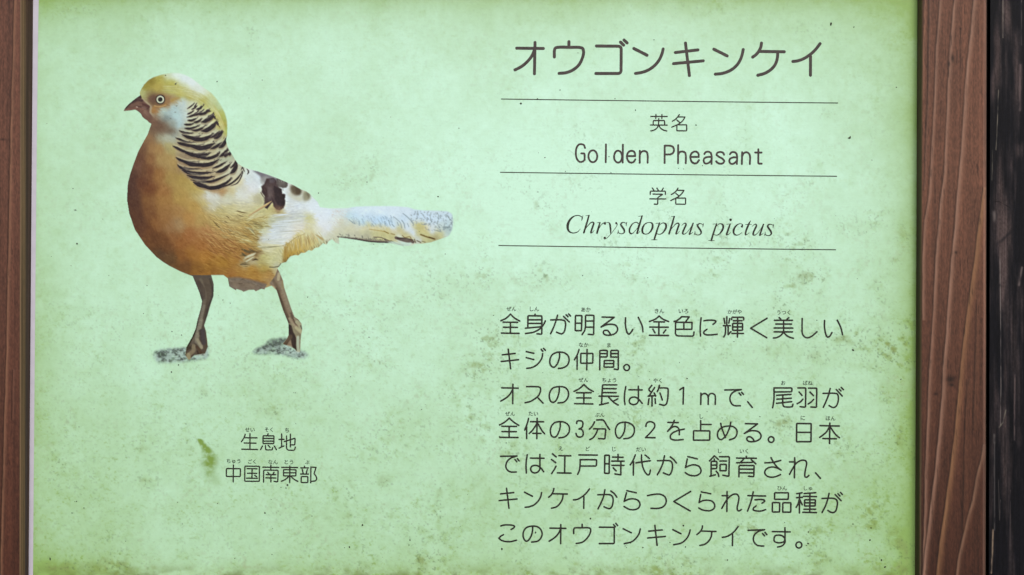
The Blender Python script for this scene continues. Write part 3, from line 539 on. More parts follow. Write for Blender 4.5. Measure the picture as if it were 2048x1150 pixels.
fan('F', '120,620,260,720 80,700,220,820 200,720,380,860 320,780,520,900 120,820,280,940 400,800,560,860 260,880,420,1000 460,900,600,1010 60,580,180,660 380,700,540,780', [(150, 92, 44), (128, 74, 36), (190, 134, 74), (198, 150, 84)], 7, 1.4, 3, 0, .55)
fan('F', '600,850,700,900 600,930,680,950 640,880,760,900 700,850,830,910 760,1000,830,1000 600,900,660,960 580,1080,720,1060', [(78, 62, 40), (96, 78, 50), (110, 90, 56)], 5, 1.6, 1.7, 0, .75)
fan('F', '640,980,760,930 660,1030,780,960 700,960,800,900', [(206, 196, 170), (190, 176, 146)], 6, 1.5, 1.6, 0, .7)
fan('F', '700,400,860,310 740,420,900,350 660,440,800,350', [(222, 210, 168), (206, 190, 140), (228, 220, 186)], 5, 1.4, 1.6, 0, .7)
fan('F', '1000,540,1240,530 1200,360,1480,330 1000,420,1300,380 980,500,1480,440 1100,610,1480,580 840,690,1240,730 900,820,1180,810', [(150, 156, 146), (166, 172, 166)], 1, 1.0, .5, 0, .75)
fan('F', '1050,370,1300,350 1100,460,1450,430 1000,640,1400,610 900,720,1300,700 960,760,1250,770 1050,500,1480,470', [(224, 232, 246), (196, 204, 206), (212, 220, 230)], 6, 1.6, 1.8, 0, .5)
fan('F', '860,830,1180,810', [(120, 118, 90)], 3, 1.0, .6, 0, .7)
fan('F', '1260,760,1240,920 1300,740,1300,900 1350,710,1350,890 1400,690,1410,880 1450,670,1470,860 1500,660,1530,830 1550,650,1590,800 1600,640,1650,790 1640,620,1710,770 1680,640,1780,730', [(170, 134, 62), (192, 160, 92), (214, 192, 132), (146, 116, 60)], 9, 1.3, 2.2, 0, .6)
fan('F', '1220,800,1220,1000 1240,820,1250,1000', [(176, 136, 62), (160, 122, 54)], 6, 2, 1.6, 0, .6)
stroke(catmull(bp('F', '1180,805 1280,760 1370,690 1500,630')), .5, (150, 128, 84), .7, .6, body)
stroke(catmull(bp('F', '1000,1108 1080,1108 1140,1090 1165,1055')), .8, (74, 68, 48), .8, .6, body)
# wing patches
def blob(t, s, col, soft, a=1.0, clip=None):
    over(blur(poly_mask(catmull(bp(t, s + ' ' + s.split()[0]), 4)), soft) * (body if clip is None else clip), col, a)
def patch(t, q_, col, soft, a=1.0):
    over(blur(poly_mask(bp(t, q_)), soft) * body, col, a)
patch('C', '110,90 160,98 250,128 300,150 335,165 340,200 300,235 235,225 205,190 175,140', (118, 112, 120), 1.6, .9)
patch('C', '185,150 240,140 260,200 225,235 195,225 180,185', (150, 146, 146), 1.8, .75)
patch('C', '235,165 300,160 345,200 340,240 372,258 372,300 402,305 402,330 396,345 404,360 402,395 385,430 352,448 325,440 300,415 290,375 262,410 245,432 222,428 212,400 216,370 206,340 222,325 190,285 196,262 188,235 215,215', (70, 52, 54), .7, .97)
patch('C', '322,165 345,160 405,185 424,200 426,228 412,246 385,250 345,240 325,215', (92, 82, 80), .6, .95)
patch('C', '340,170 400,190 415,215 380,215 345,200', (122, 112, 108), 1.4, .6)
patch('C', '300,230 345,245 372,262 372,300 400,306 400,335 392,350 400,362 398,392 378,420 340,400 310,350', (44, 30, 34), 1.0, .92)
patch('C', '245,235 292,245 285,320 270,365 250,350 240,300', (102, 84, 84), 2.0, .7)
patch('C', '215,235 240,250 245,330 225,330 205,290', (60, 40, 40), 1.2, .8)
patch('C', '300,395 345,415 392,405 375,440 345,475 315,455', (128, 92, 66), 2.0, .6)
patch('C', '262,165 320,165 300,200 265,205', (96, 88, 98), 1.5, .6)
for k in range(60):
    x, y = rng.uniform(200, 395), rng.uniform(160, 430); q0 = bp('C', '%g,%g' % (x, y))[0]
    stroke([q0, q0 + (1.5, 5)], .6, at(*q0) * (1 + .16 * rng.randn()), .5, .6, body)
blob('C', '450,230 500,225 545,265 540,300 500,320 465,300', (104, 88, 70), 2.2, .95)
blob('C', '495,240 535,262 545,285 525,312 500,300', (78, 62, 48), 1.6, .7)
blob('C', '570,280 610,290 628,320 610,355 575,365 560,330', (140, 132, 106), 2.2, .9)
blob('C', '595,290 622,310 610,345', (106, 98, 78), 1.6, .7)
blob('C', '440,300 480,320 560,330 540,365 460,340', (196, 186, 160), 2.5, .6)
blob('C', '120,330 190,300 215,380 180,400 130,380', (172, 162, 120), 2.5, .7)
for s, c in (('185,290 210,330', (80, 60, 46)), ('240,430 262,400', (60, 44, 36))): stroke(bp('C', s), .9, c, .8, .6, body)
q = bp('F', '700,370 860,270 940,220 1030,158'); stroke(q, [.8, 1.9, 2.0, .3], (206, 170, 118), .95, .7, body)
stroke(q + (0.3, .9), [.4, .8, .8, .1], (160, 120, 74), .6, .6, body)
# head details
blob('H', '540,430 640,380 740,365 840,380 900,440 940,470 900,540 800,600 680,610 590,560 540,500', (122, 88, 62), 2.8, .8)
blob('H', '560,420 640,400 700,420 690,520 620,540 560,500', (108, 76, 60), 2.2, .8)
blob('H', '860,420 930,440 965,480 940,540 870,560 850,500', (158, 118, 82), 1.5, .8)
blob('H', '640,590 760,590 900,545 880,590 760,620 670,640 660,720 620,740 605,680', (164, 118, 70), 1.2, .8)
stroke(catmull(bp('H', '660,590 770,605 880,575')), .8, (214, 170, 118), .7, .7, body)
blob('H', '960,480 1040,430 1160,430 1140,460 1060,480 990,520', (176, 140, 78), 1.4, .7)
stroke(catmull(bp('H', '400,440 470,500 540,560 590,620 575,700 620,780 700,850')), 2.1, (174, 150, 124), .75, 1.3, body)
beak = poly_mask(bp('H', '60,690 90,610 150,530 240,455 375,385 410,450 470,510 560,590 570,650 560,720 620,800 600,940 540,880 460,820 400,745 310,668 200,680 120,695'))
over(blur(beak, .7) * sil, (112, 78, 66))
for s, w, c, a in (('90,640 180,540 290,460 380,420', 60, (66, 48, 42), .8), ('90,670 200,660 310,640 440,660', 40, (134, 90, 78), .7), ('240,520 330,480 420,490', 50, (72, 46, 44), .8),
    ('380,560 470,570 550,610', 50, (84, 48, 44), .8), ('200,600 300,560 400,570', 50, (118, 84, 72), .8), ('330,600 440,620 540,650', 20, (70, 42, 40), .7), ('420,620 500,640', 12, (160, 118, 110), .7),
    ('340,650 440,720 520,800 600,900', 60, (122, 84, 72), .7), ('480,700 560,780 640,860', 60, (140, 104, 90), .6), ('318,612 332,616', 16, (226, 190, 176), .9), ('370,390 400,440', 30, (52, 36, 34), .8), ('120,600 220,500', 16, (94, 84, 76), .5)):
    stroke(catmull(bp('H', s)), w / 9.58 / 2, c, a, 1.0, sil)
cx, cy = bp('H', '772,468')[0]
yy, xx = np.mgrid[0:BH, 0:BW]; rr = np.hypot(xx - cx, yy - cy)
over(np.clip(10.6 - rr, 0, 1), (92, 64, 48), .9); over(np.clip(9.2 - rr, 0, 1), (52, 42, 38), .9)
over(np.clip(8.0 - rr, 0, 1), (196, 192, 168)); over(np.clip(6.0 - np.hypot(xx - cx - 1, yy - cy + .6), 0, 1), (214, 210, 186), .6)
over(np.clip(5.2 - np.hypot(xx - cx, yy - cy), 0, 1), (34, 28, 30)); over(np.clip(1.2 - np.hypot(xx - cx + 2, yy - cy + 1), 0, 1), (96, 92, 90), .8)
for s in ('1085,150 1055,175', '1095,585 1080,600', '1050,710 1070,712', '960,830 980,835'): stroke(bp('H', s), .7, (110, 104, 92), .7, .5, body)
for k in range(90):
    x, y = bp('H', '%g,%g' % (rng.uniform(700, 1180), rng.uniform(560, 1000)))[0]
    c = at(x, y); stroke([(x, y), (x + rng.uniform(2, 5), y + rng.uniform(0, 2.5))], rng.uniform(.4, .9), c + rng.randn() * 9, .5, .6, body)
for k in range(700):      # crest hairs
    t = rng.rand(); a_ = catmull(bp('A', '440,190 600,205 720,240 820,300 900,385 955,500 982,600'), 12); i = int(t * (len(a_) - 9)); o = rng.uniform(-5, 10); tt_ = a_[i + 4] - a_[i]; tt_ = tt_ / np.hypot(*tt_)
    o *= .55 if i > len(a_) * .55 else 1
    seg = a_[i:i + 8] + np.array((-tt_[1], tt_[0])) * o
    stroke(seg, np.r_[.2, .5, .6, .6, .5, .4, .3, .1][:len(seg)], np.array([(222, 212, 150), (172, 146, 66), (198, 182, 98), (232, 230, 200)][rng.randint(4)]) * .5 + at(*a_[i + 3]) * .5, .28, .5, body * (1 - .9 * neckm))
for x, y, rx, ry, c_, a_ in ((362, 150, 26, 9, (226, 236, 232), .75), (385, 160, 22, 13, (228, 234, 236), .85), (402, 176, 16, 14, (224, 230, 222), .7), (425, 205, 12, 18, (206, 214, 178), .5),
    (305, 238, 16, 8, (116, 82, 66), .6), (318, 252, 22, 10, (118, 86, 68), .7), (335, 262, 20, 8, (122, 92, 74), .5), (345, 246, 10, 8, (150, 150, 142), .5), (335, 276, 14, 8, (186, 186, 168), .45)):
    over(np.exp(-(((xx + BX0 - x) / rx) ** 2 + ((yy + BY0 - y) / ry) ** 2)) * body, c_, a_)
# the banded cape
over(blur(neckm, 2.0) * sil * np.clip((yy + BY0 - 215) / 60, 0, 1), (176, 162, 138), .42)
over(blur(neckm, 2.0) * sil * np.exp(-(((xx + BX0 - 372) / 16.) ** 2 + ((yy + BY0 - 330) / 40.) ** 2)), (132, 110, 90), .45)
over(blur(neckm, 2.0) * sil * np.exp(-(((xx + BX0 - 405) / 26.) ** 2 + ((yy + BY0 - 360) / 12.) ** 2)), (140, 112, 90), .4)
for k in range(700):
    x, y = bp('N', '%g,%g' % (rng.uniform(0, 680), rng.uniform(110, 1080)))[0]
    u = (y) / 200; d = np.array((1, .35 - 1.0 * ((x + BX0 - 372) / 95)))
    stroke([(x, y), (x + d[0] * 6, y + d[1] * 6)], rng.uniform(.4, 1.0), at(x, y) + rng.randn() * 10, .45, .6, neckm * sil)
BANDS = '''80,160 125,130 160,102;7|130,165 165,150 200,122;9|185,165 225,155 262,125;13|160,142 172,125 185,108;7|80,220 115,208 152,188;9|75,255 130,240 180,215 210,180;12|160,240 215,215 270,170;12|205,225 260,215 315,180;14|262,225 300,200 330,168;14|300,180 340,185;14
85,290 140,290 195,265;13|155,315 205,305 250,275;13|240,312 300,295 355,250 382,212;24|305,300 350,272 392,235;18|45,335 100,340 160,330;12|50,380 120,385 220,352;14|130,405 190,405 245,385 292,352;14|240,415 310,402 380,355 425,298;26
-12,408 60,435 145,438;13|20,455 100,485 190,490 232,465;20|100,495 200,512 300,498 392,438;24|390,500 440,470 492,415;24|350,495 400,465 445,422;13|-52,490 0,512 60,538 160,545;13|-30,545 0,556 100,580 190,585 262,565;18|130,598 240,612 330,590 402,552;28|350,622 420,590 480,543;17|445,610 500,570 532,488;20
-85,584 -40,606 5,630 60,652 150,665;15|60,668 150,688 220,688 292,658;24|150,700 250,702 342,675;24|240,730 340,725 410,700 462,658;19|450,712 510,670 552,618;19|510,708 552,676;16|-48,716 0,745 80,770 220,768;15|40,772 130,798 230,802 322,785;24|150,808 280,806 360,790 452,735;23|370,842 450,815 527,768;13
-32,800 10,834 80,850 240,850;15|20,862 100,890 220,903 380,885;22|410,890 500,860 582,788;22|80,922 180,952 280,958 396,934;24|120,975 250,998 360,993 460,958 580,898;15|580,905 630,850 655,755;24|578,842 620,800 650,750;12|150,1002 250,1040 345,1056;26|240,1042 330,1068 430,1060 520,1020 600,948;23
490,1060 580,1020 660,958 716,880;10|580,1045 660,1010 708,930 720,890;6|700,870 718,832 738,872;5|765,845 790,880 780,905;5|420,300 440,350;12|385,240 400,262;10|565,690 582,660;16'''
for b in BANDS.replace('\n', '|').split('|'):
    s, w = b.split(';'); w = float(w) / 5.747 * 1.95; p = catmull(bp('N', s), 8); p = p if len(p) > 2 else p[0] + np.linspace(0, 1, 8)[:, None] * (p[1] - p[0]); n = len(p)
    hw = taper(n, w, .05, .03)
    for dx, dy, c, a in ((0, w * .42, (120, 96, 76), .45), (0, -w * .75, (206, 198, 172), .3), (0, 0, (40, 30, 36), .96)):
        stroke(p + (dx, dy), hw * (1.1 if dy > 0 else .7 if dy < 0 else 1), c, a, .6, sil)
    # ragged trailing barbs at the upper end
    t_ = p[-1] - p[-3]; t_ = t_ / max(np.hypot(*t_), 1e-6)
    for k in range(int(4 + w * 2)):
        i = rng.randint(n // 2, n); q0 = p[i] + rng.randn(2) * w * .22
        stroke([q0, q0 + t_ * rng.uniform(2, 5) + (0, -rng.rand())], [.7, .1], (56, 46, 46), .7, .5, sil)
    for k in range(int(3 + w)):
        i = rng.randint(1, n - 1); q0 = p[i] + rng.randn(2) * w * .15
        stroke([q0, q0 + t_ * 3], .35, (84, 72, 70), .5, .5, sil)
for k in range(60):
    t = k / 59.; c0 = bp('C', '%g,%g' % (395 + 440 * t, 905 - 190 * t ** .85))[0] + rng.randn(2) * .8
    stroke([c0 + (-1.5, -5), c0 + (.8, rng.uniform(0, 2))], [.2, .55], np.array((120, 100, 60)) + rng.randn() * 20 + np.array((0, 10, 20)) * t, .6, .5, sil)
# tail pattern
for k in range(75):
    x, y = rng.uniform(330, 1000), rng.uniform(240, 400); c = bp('T', '%g,%g' % (x, y))[0]
    stroke(catmull([c, c + (1.8, 2.2), c + (3.0, 7.0)]), [.2, .5, .45, .5, .4, .3, .2, .15, .4, .4, .3, .2, .1, .1, .1][:15], (128, 152, 172), .5, .7, sil)
for s, w in (('1000,262 1060,310 1110,360 1130,440', 9), ('1130,320 1165,370 1180,440', 12), ('1150,212 1210,260 1270,320 1320,390', 11), ('300,310 350,350 400,375', 9), ('975,380 1010,420', 12), ('920,320 950,400', 8), ('860,340 870,410', 8), ('660,370 700,420', 7), ('460,330 470,400', 7), ('790,370 810,430', 7), ('1060,350 1080,400', 9), ('1220,370 1240,420', 8)):
    stroke(catmull(bp('T', s)), w / 7.877 / 2, (104, 124, 138), .6, .8, sil)
for k in range(130):
    x, y = rng.uniform(1270, 1930), rng.uniform(170, 480)
    if y > 400 and x < 1500: continue
    c = bp('T', '%g,%g' % (x, y))[0]; a_ = rng.rand() * 3.1
    stroke([c, c + (1.6 * np.cos(a_), 1.6 * np.sin(a_))], rng.uniform(.5, 1.0), (128, 140, 152), .5, .75, sil)
for s, w in (('1380,180 1385,240', 14), ('1590,200 1580,280 1600,340 1550,400', 12), ('1690,200 1720,280 1690,350 1720,430', 10), ('1450,215 1500,290 1560,310', 9), ('1660,410 1740,480', 11), ('1830,230 1890,300 1930,350 1880,400', 12), ('1790,430 1880,430', 30), ('1640,470 1750,500', 16)):
    stroke(catmull(bp('T', s)), w / 7.877 / 2, (122, 136, 142), .5, .8, sil)
def tail_edge(x): return np.interp(x, [100, 121, 280, 457, 599, 776, 953, 1059, 1130], [586, 590, 608, 635, 661, 676, 679, 700, 715])
for k in range(34):     # barred lower edge
    t = k / 33.0; x = 130 + 830 * t; ye = tail_edge(x)
    c = bp('T', '%g,%g' % (x, ye - 8))[0]; L = 2.0 + 5.5 * min(t * 1.6, 1) + rng.rand()
    q = catmull([c + (-L * .95, -L * .8), c + (-L * .5, -L * .25), c + (.5, .8)])
    stroke(q, np.linspace(.25, .6 + 1.0 * min(t * 1.5, 1), len(q)), (62, 50, 48), .92, .6, sil)
for k in range(40):
    x = rng.uniform(130, 900); c = bp('T', '%g,%g' % (x, tail_edge(x) - 30 - rng.uniform(0, 55)))[0]
    stroke([c, c + (1.2, 2.2)], .5, (92, 92, 86), .6, .5, sil)
for s, w, c in (('470,625 600,648 740,662 900,668', 34, (58, 44, 42)), ('690,585 800,590 880,625 960,650', 13, (92, 74, 62)), ('1040,595 1130,625 1230,650 1310,660', 46, (92, 74, 70)), ('1060,600 1180,605 1300,630', 24, (72, 56, 54)),
    ('850,490 920,525', 14, (132, 104, 40)), ('960,530 1020,545', 10, (140, 112, 60)), ('1430,545 1540,585 1650,615', 22, (124, 98, 48)), ('1560,585 1640,610', 18, (96, 76, 44)), ('1140,560 1180,590 1260,580 1290,640', 12, (124, 96, 56)), ('620,460 760,480 860,495', 10, (170, 140, 70)),
    ('1330,620 1350,670', 16, (100, 84, 60)), ('1370,640 1430,670', 16, (96, 84, 62)), ('1450,650 1500,665', 12, (124, 108, 70)), ('960,640 1060,690 1150,710', 12, (96, 92, 80))):
    stroke(catmull(bp('T', s)), w / 7.877 / 2, c, .8, .7, sil)
for k in range(20):
    c = bp('T', '%g,%g' % (450 + 25 * k, tail_edge(450 + 25 * k) - 22))[0]; stroke([c + (-1.8, -2.0), c + (1, .8)], .5, (186, 176, 156), .7, .5, sil)
for k in range(70):
    x, y = rng.uniform(20, 260), rng.uniform(150, 420); c = bp('T', '%g,%g' % (x, y))[0]
    stroke([c, c + (rng.uniform(1, 3), rng.uniform(0, 1.5))], .5, (206, 190, 180), .35, .5, sil)
over(blur(poly_mask(bp('T', '900,660 1000,650 1100,690 1280,665 1290,690 1180,735 1080,720 960,700')), .8), (196, 214, 202), .8)
# grain of the printed photo
img += (noise2(BH, BW, 3, 5, 2)[..., None] - .5) * 9 + (noise2(BH, BW, 9, 15, 3)[..., None] - .5) * np.array((16, 14, 10)) * (img[..., 2:3] < 170) + (noise2(BH, BW, 22, 8, 3)[..., None] - .5) * np.array((10, 9, 7))
alpha[:] = np.clip(sil * 1.0, 0, 1)
# soft hair edge at the crest and the tail
soft = blur(sil, 2.4); cm = np.exp(-(((xx + BX0 - 350) / 45.) ** 2 + ((yy + BY0 - 160) / 26.) ** 2)); tm = np.clip((xx + BX0 - 620) / 60, 0, 1) * np.clip((452 - yy - BY0 + (xx + BX0 > 893) * 60) / 8, 0, 1)
mixm = np.clip(cm * 1.2 + tm * .9 + np.exp(-(((xx + BX0 - 445) / 25.) ** 2 + ((yy + BY0 - 205) / 40.) ** 2)), 0, 1)
alpha[:] = alpha * (1 - mixm) + np.clip((soft - .28) * 1.9, 0, 1) * mixm
# gravel printed round the feet
def gravel(t, s, seed, dark):
    m = blur(poly_mask(catmull(bp(t, s + ' ' + s.split()[0]), 4)), 2.6)
    m = np.clip(blur(m, 1.5) * (0.45 + 1.0 * noise2(BH, BW, 5, seed, 2)) * 1.15 - .08, 0, .92)
    g = noise2(BH, BW, 4.5, seed + 1, 3, 1.3, .9); h = noise2(BH, BW, 9, seed + 2, 2)
    lum = .22 + .78 * np.clip((g - .30) / .34, 0, 1) ** .7; lum = lum * (1 - dark(xx + BX0, yy + BY0) * .75)
    c = np.array((46, 46, 48)) + lum[..., None] * (np.array((160, 176, 170)) - (46, 46, 48)) + (h[..., None] - .5) * 20
    m2 = m * (1 - sil)
    tot = alpha + m2 * (1 - alpha)
    img[:] = np.where(tot[..., None] > 1e-4, (img * alpha[..., None] + c * (m2 * (1 - alpha))[..., None]) / np.maximum(tot, 1e-4)[..., None], img)
    alpha[:] = tot
gravel('M', '90,760 160,700 400,660 650,640 840,640 1000,700 1200,620 1320,500 1330,600 1340,750 1330,860 1180,900 900,950 600,970 180,970 110,900', 21, lambda X, Y: np.exp(-(((X - 323) / 8.) ** 2 + ((Y - 709) / 6.) ** 2)) + .7 * np.exp(-(((X - 409) / 5.) ** 2 + ((Y - 685) / 8.) ** 2)))
gravel('O', '150,880 260,800 400,730 520,620 700,590 880,590 900,720 1060,820 1180,850 1330,940 1250,1000 1040,1000 800,940 560,920 300,920', 31, lambda X, Y: 1.0 / (1 + np.exp((Y - 693 - (X - 545) * -.15 ) / 2.0)) * .8)
# light gravel heaped over the toe
heap = blur(poly_mask(bp('O', '700,760 800,740 960,750 1060,860 1150,880 1150,930 800,900 620,850')), 1.0)
over(heap * np.clip(sil, 0, 1) * .8, (166, 184, 178)); over(heap * (noise2(BH, BW, 3, 44, 2) > .56), (196, 212, 208), .5)
wrm = np.clip((img[..., 0] - img[..., 2]) / 70, 0, 1)[..., None]; thk = np.clip((wrm - .3) * 1.5, 0, 1)
img = img * (1 - wrm + wrm * np.array((.925, .985, .96))) * (1 - (1 - wrm) * np.array((.03, -.01, .0)))
def gmask(x, y, rx, ry): return np.exp(-(((xx + BX0 - x) / rx) ** 2 + ((yy + BY0 - y) / ry) ** 2))[..., None]
for x, y, rx, ry, c_, a_ in ((470, 430, 60, 45, (206, 200, 164), .30), (418, 394, 20, 9, (218, 224, 222), .6), (400, 470, 50, 30, (158, 118, 74), .4), (330, 460, 30, 40, (124, 88, 60), .35), (745, 457, 30, 6, (220, 214, 190), .45), (790, 462, 16, 6, (214, 206, 176), .4), (856, 456, 14, 8, (216, 208, 176), .35), (600, 455, 20, 16, (222, 212, 172), .4), (500, 375, 22, 14, (222, 226, 232), .4), (540, 500, 30, 22, (214, 208, 168), .35), (600, 480, 42, 30, (222, 206, 160), .32), (640, 455, 30, 22, (228, 232, 236), .5), (440, 470, 50, 30, (190, 160, 104), .25), (395, 420, 40, 60, (176, 146, 96), .25), (340, 350, 40, 60, (150, 116, 82), .25), (600, 420, 40, 24, (226, 230, 236), .35), (500, 400, 30, 20, (222, 224, 220), .35)):
    m_ = gmask(x, y, rx, ry) * a_ * (np.clip((img.mean(2, keepdims=True) - 70) / 50, 0, 1)); det = img - blur(img, 3.0)
    img = img * (1 - m_) + (np.array(c_) + det) * m_
lg = np.clip(np.maximum(legs, leg2), 0, 1)[..., None] * .35; img = img * (1 - lg) + (img.mean(2, keepdims=True) * np.array((1.0, .93, .82)) * .96) * lg
hd = ((yy + BY0 < 290) & (xx + BX0 < 385))[..., None]
img = np.where(hd, np.minimum(img, img[..., 1:2] * np.array((2, 1, 1.0))), img)
img = blur(img, .5); img = img + (img - blur(img, 4.0)) * .38
img = np.clip(img, 8, 250)
# ------------------------------------------------------------------ materials
def paint_mat(name, rough, spec, bump_scale=None, bump=0.0, use_alpha=False, coat=0.0):
    m, nt, b = nodes_of(name, rough, spec)
    a = nt.nodes.new('ShaderNodeAttribute'); a.attribute_name = 'paint'
    nt.links.new(a.outputs['Color'], b.inputs['Base Color'])
    if use_alpha: nt.links.new(a.outputs['Alpha'], b.inputs['Alpha'])
    if bump_scale:
        tc = nt.nodes.new('ShaderNodeTexCoord'); mp = nt.nodes.new('ShaderNodeMapping'); mp.inputs['Scale'].default_value = bump_scale
        n = nt.nodes.new('ShaderNodeTexNoise'); n.inputs['Scale'].default_value = 1.0; n.inputs['Detail'].default_value = 5
        bu = nt.nodes.new('ShaderNodeBump'); bu.inputs['Strength'].default_value = bump; bu.inputs['Distance'].default_value = 0.0006
        nt.links.new(tc.outputs['Object'], mp.inputs['Vector']); nt.links.new(mp.outputs[0], n.inputs['Vector'])
        nt.links.new(n.outputs['Fac'], bu.inputs['Height']); nt.links.new(bu.outputs[0], b.inputs['Normal'])
    return m

def flat_mat(name, col, rough=0.6, spec=0.3, vary=0.0, scale=200):
    m, nt, b = nodes_of(name, rough, spec)
    c = tuple(alb(col)) + (1,)
    if vary:
        n = nt.nodes.new('ShaderNodeTexNoise'); n.inputs['Scale'].default_value = scale; n.inputs['Detail'].default_value = 4
        tc = nt.nodes.new('ShaderNodeTexCoord'); nt.links.new(tc.outputs['Object'], n.inputs['Vector'])
        r = nt.nodes.new('ShaderNodeValToRGB'); r.color_ramp.elements[0].position = 0.3; r.color_ramp.elements[1].position = 0.7
        r.color_ramp.elements[0].color = tuple(x * (1 - vary) for x in c[:3]) + (1,)
        r.color_ramp.elements[1].color = tuple(min(x * (1 + vary), 1) for x in c[:3]) + (1,)
        nt.links.new(n.outputs['Fac'], r.inputs[0]); nt.links.new(r.outputs[0], b.inputs['Base Color'])
    else:
        b.inputs['Base Color'].default_value = c
    return m

def grid_faces(nu, nv):
    i = np.arange(nu - 1); j = np.arange(nv - 1)
    I, J = np.meshgrid(i, j); a = (J * nu + I).ravel()
    return np.stack([a, a + nu, a + nu + 1, a + 1], -1)

# ------------------------------------------------------------------ the sign
sign = tag(empty('information_sign', tuple(W(1024, 575))), 'weathered pale green bird information board with Japanese text in a brown wooden frame', 'sign')
inv = Matrix.Translation(Vector(sign.location)).inverted()
def part(o):
    o.matrix_parent_inverse = inv
    return o

# print sheet: faded mint laminate, algae with painted light falloff, and specks
PX0, PX1, PY0, PY1 = 62, 1860, -56, 1184
def left_edge(y): return 77.5 - 11.5 * (np.clip(y, -40, 1190) / 1150.0) ** 0.8 if np.isscalar(y) else 77.5 - 11.5 * (np.clip(y, 0, 1190) / 1150.0) ** 0.8
cell = 1.5
nu = int((PX1 - 66) / cell) ; nv = int((PY1 - PY0) / cell)
ycol = np.linspace(PY0, PY1, nv); u = np.linspace(0, 1, nu)
XG = left_edge(ycol)[:, None] * (1 - u) + PX1 * u; YG = np.repeat(ycol[:, None], nu, 1)
def blobs(spec, soft=1.0):
    out = np.zeros_like(XG)
    for x, y, rx, ry, a in spec:
        x0, x1 = np.searchsorted(XG[0], [x - 3 * rx, x + 3 * rx]); y0, y1 = np.searchsorted(ycol, [y - 3 * ry, y + 3 * ry])
        sl = (slice(y0, y1), slice(x0, x1))
        out[sl] += a * np.exp(-(((XG[sl] - x) / rx) ** 2 + ((YG[sl] - y) / ry) ** 2))
    return out
nz = lambda c, s, o=3, ax=1., ay=1.: noise2(nv, nu, c / cell, s, o, ax, ay)
# algae plus light falloff painted in towards edges and foot (density 0..1)
film_falloff = 0.165 + 0.34 * np.clip((YG - 480) / 670, 0, 1) ** 1.1 + 0.52 * np.exp(-np.clip(YG, 0, None) / 55.0) + 0.05 * np.exp(-YG / 12.0)
film_falloff += 0.24 * np.exp(-(XG - 70) / 60.0) + 0.40 * np.exp(-(1832 - XG) / 34.0) + 0.30 * np.exp(-(1832 - XG) / 130.0)
film_falloff += 0.12 * np.exp(-((YG - 1150) / 30.) ** 2) + 0.13 * np.clip((400 - XG) / 340, 0, 1)
film_falloff -= 0.17 * np.exp(-(((XG - 1120) / 330) ** 2 + ((YG - 380) / 230) ** 2)) + 0.06 * np.exp(-(((XG - 1500) / 250) ** 2 + ((YG - 350) / 180) ** 2))
film_falloff += (nz(150, 1, 4) - .5) * .30 + (nz(40, 2, 4) - .5) * .14
patches = blobs([(745, 342, 14, 26, .5), (690, 360, 26, 14, .3), (600, 347, 14, 8, .3), (546, 888, 26, 12, .0), (545, 822, 20, 12, .7), (285, 888, 20, 22, .4), (372, 882, 16, 14, .45), (766, 727, 26, 12, .4), (954, 742, 30, 18, .45),
  (830, 848, 26, 16, .45), (770, 962, 24, 16, .5), (880, 976, 24, 20, .6), (700, 980, 12, 22, .55), (698, 1020, 14, 24, .5), (408, 787, 14, 14, .35), (230, 668, 16, 18, .3), (115, 934, 12, 24, .7), (290, 962, 20, 14, .4), (220, 1066, 12, 20, .4),
  (556, 1020, 18, 16, .5), (877, 1030, 16, 14, .5), (225, 1132, 44, 20, 1.1), (120, 1134, 40, 14, .9), (850, 1126, 26, 14, .7), (1010, 1090, 12, 10, .3), (985, 668, 24, 16, .3), (925, 560, 60, 24, .4), (1100, 560, 90, 20, .3), (870, 590, 40, 20, .3),
  (1060, 380, 10, 22, .35), (1075, 410, 8, 14, .4), (1160, 265, 20, 24, .25), (1654, 228, 14, 10, .4), (1700, 455, 34, 22, .4), (1612, 490, 14, 12, .4), (1805, 470, 14, 22, .5), (1622, 552, 34, 12, .5), (1758, 572, 22, 24, .5), (1790, 522, 12, 16, .4), (1600, 570, 20, 18, .4),
  (1638, 580, 14, 18, .4), (1680, 680, 40, 16, .45), (1635, 712, 34, 14, .5), (1547, 700, 30, 14, .55), (1500, 640, 14, 14, .3), (1450, 708, 26, 10, .45), (1475, 725, 14, 8, .4), (1560, 610, 18, 12, .4), (1545, 605, 10, 8, .4), (1779, 700, 24, 30, .45), (1768, 790, 18, 30, .45), (1795, 873, 24, 30, .6), (1700, 895, 22, 14, .6), (1565, 845, 26, 16, .8), (1550, 850, 10, 8, .5),
  (1742, 1030, 14, 26, .5), (1790, 1076, 20, 24, .7), (1810, 1110, 16, 22, .7), (1758, 1118, 20, 16, .5), (1700, 1060, 20, 14, .4), (1640, 1120, 30, 14, .5), (1310, 820, 20, 10, .35), (1365, 830, 16, 14, .3), (1225, 830, 30, 18, .35), (1200, 870, 24, 20, .3), (1420, 975, 14, 14, .55), (1100, 980, 20, 10, .4), (1133, 980, 10, 7, .5), (1240, 1080, 40, 20, .3),
  (1500, 1070, 20, 26, .4), (1400, 1120, 60, 12, .5), (1250, 1140, 120, 8, .4), (1020, 1120, 50, 14, .35), (1620, 60, 40, 14, .2), (150, 20, 60, 18, .3), (1330, 18, 200, 14, .15), (500, 60, 10, 14, .3), (292, 55, 18, 22, .22), (507, 85, 20, 26, .2), (440, 900, 12, 34, .2), (1350, 430, 16, 12, .2), (1445, 480, 22, 20, .4), (1488, 262, 12, 16, .35), (1500, 490, 10, 7, .4)])
fine = nz(11, 3, 5, 1.15, .95); fine2 = nz(26, 4, 5)
mott = np.clip((fine * .6 + fine2 * .6 - .45) * 2.3, 0, 1)
film_falloff += patches * .30 * (0.15 + 1.15 * mott)
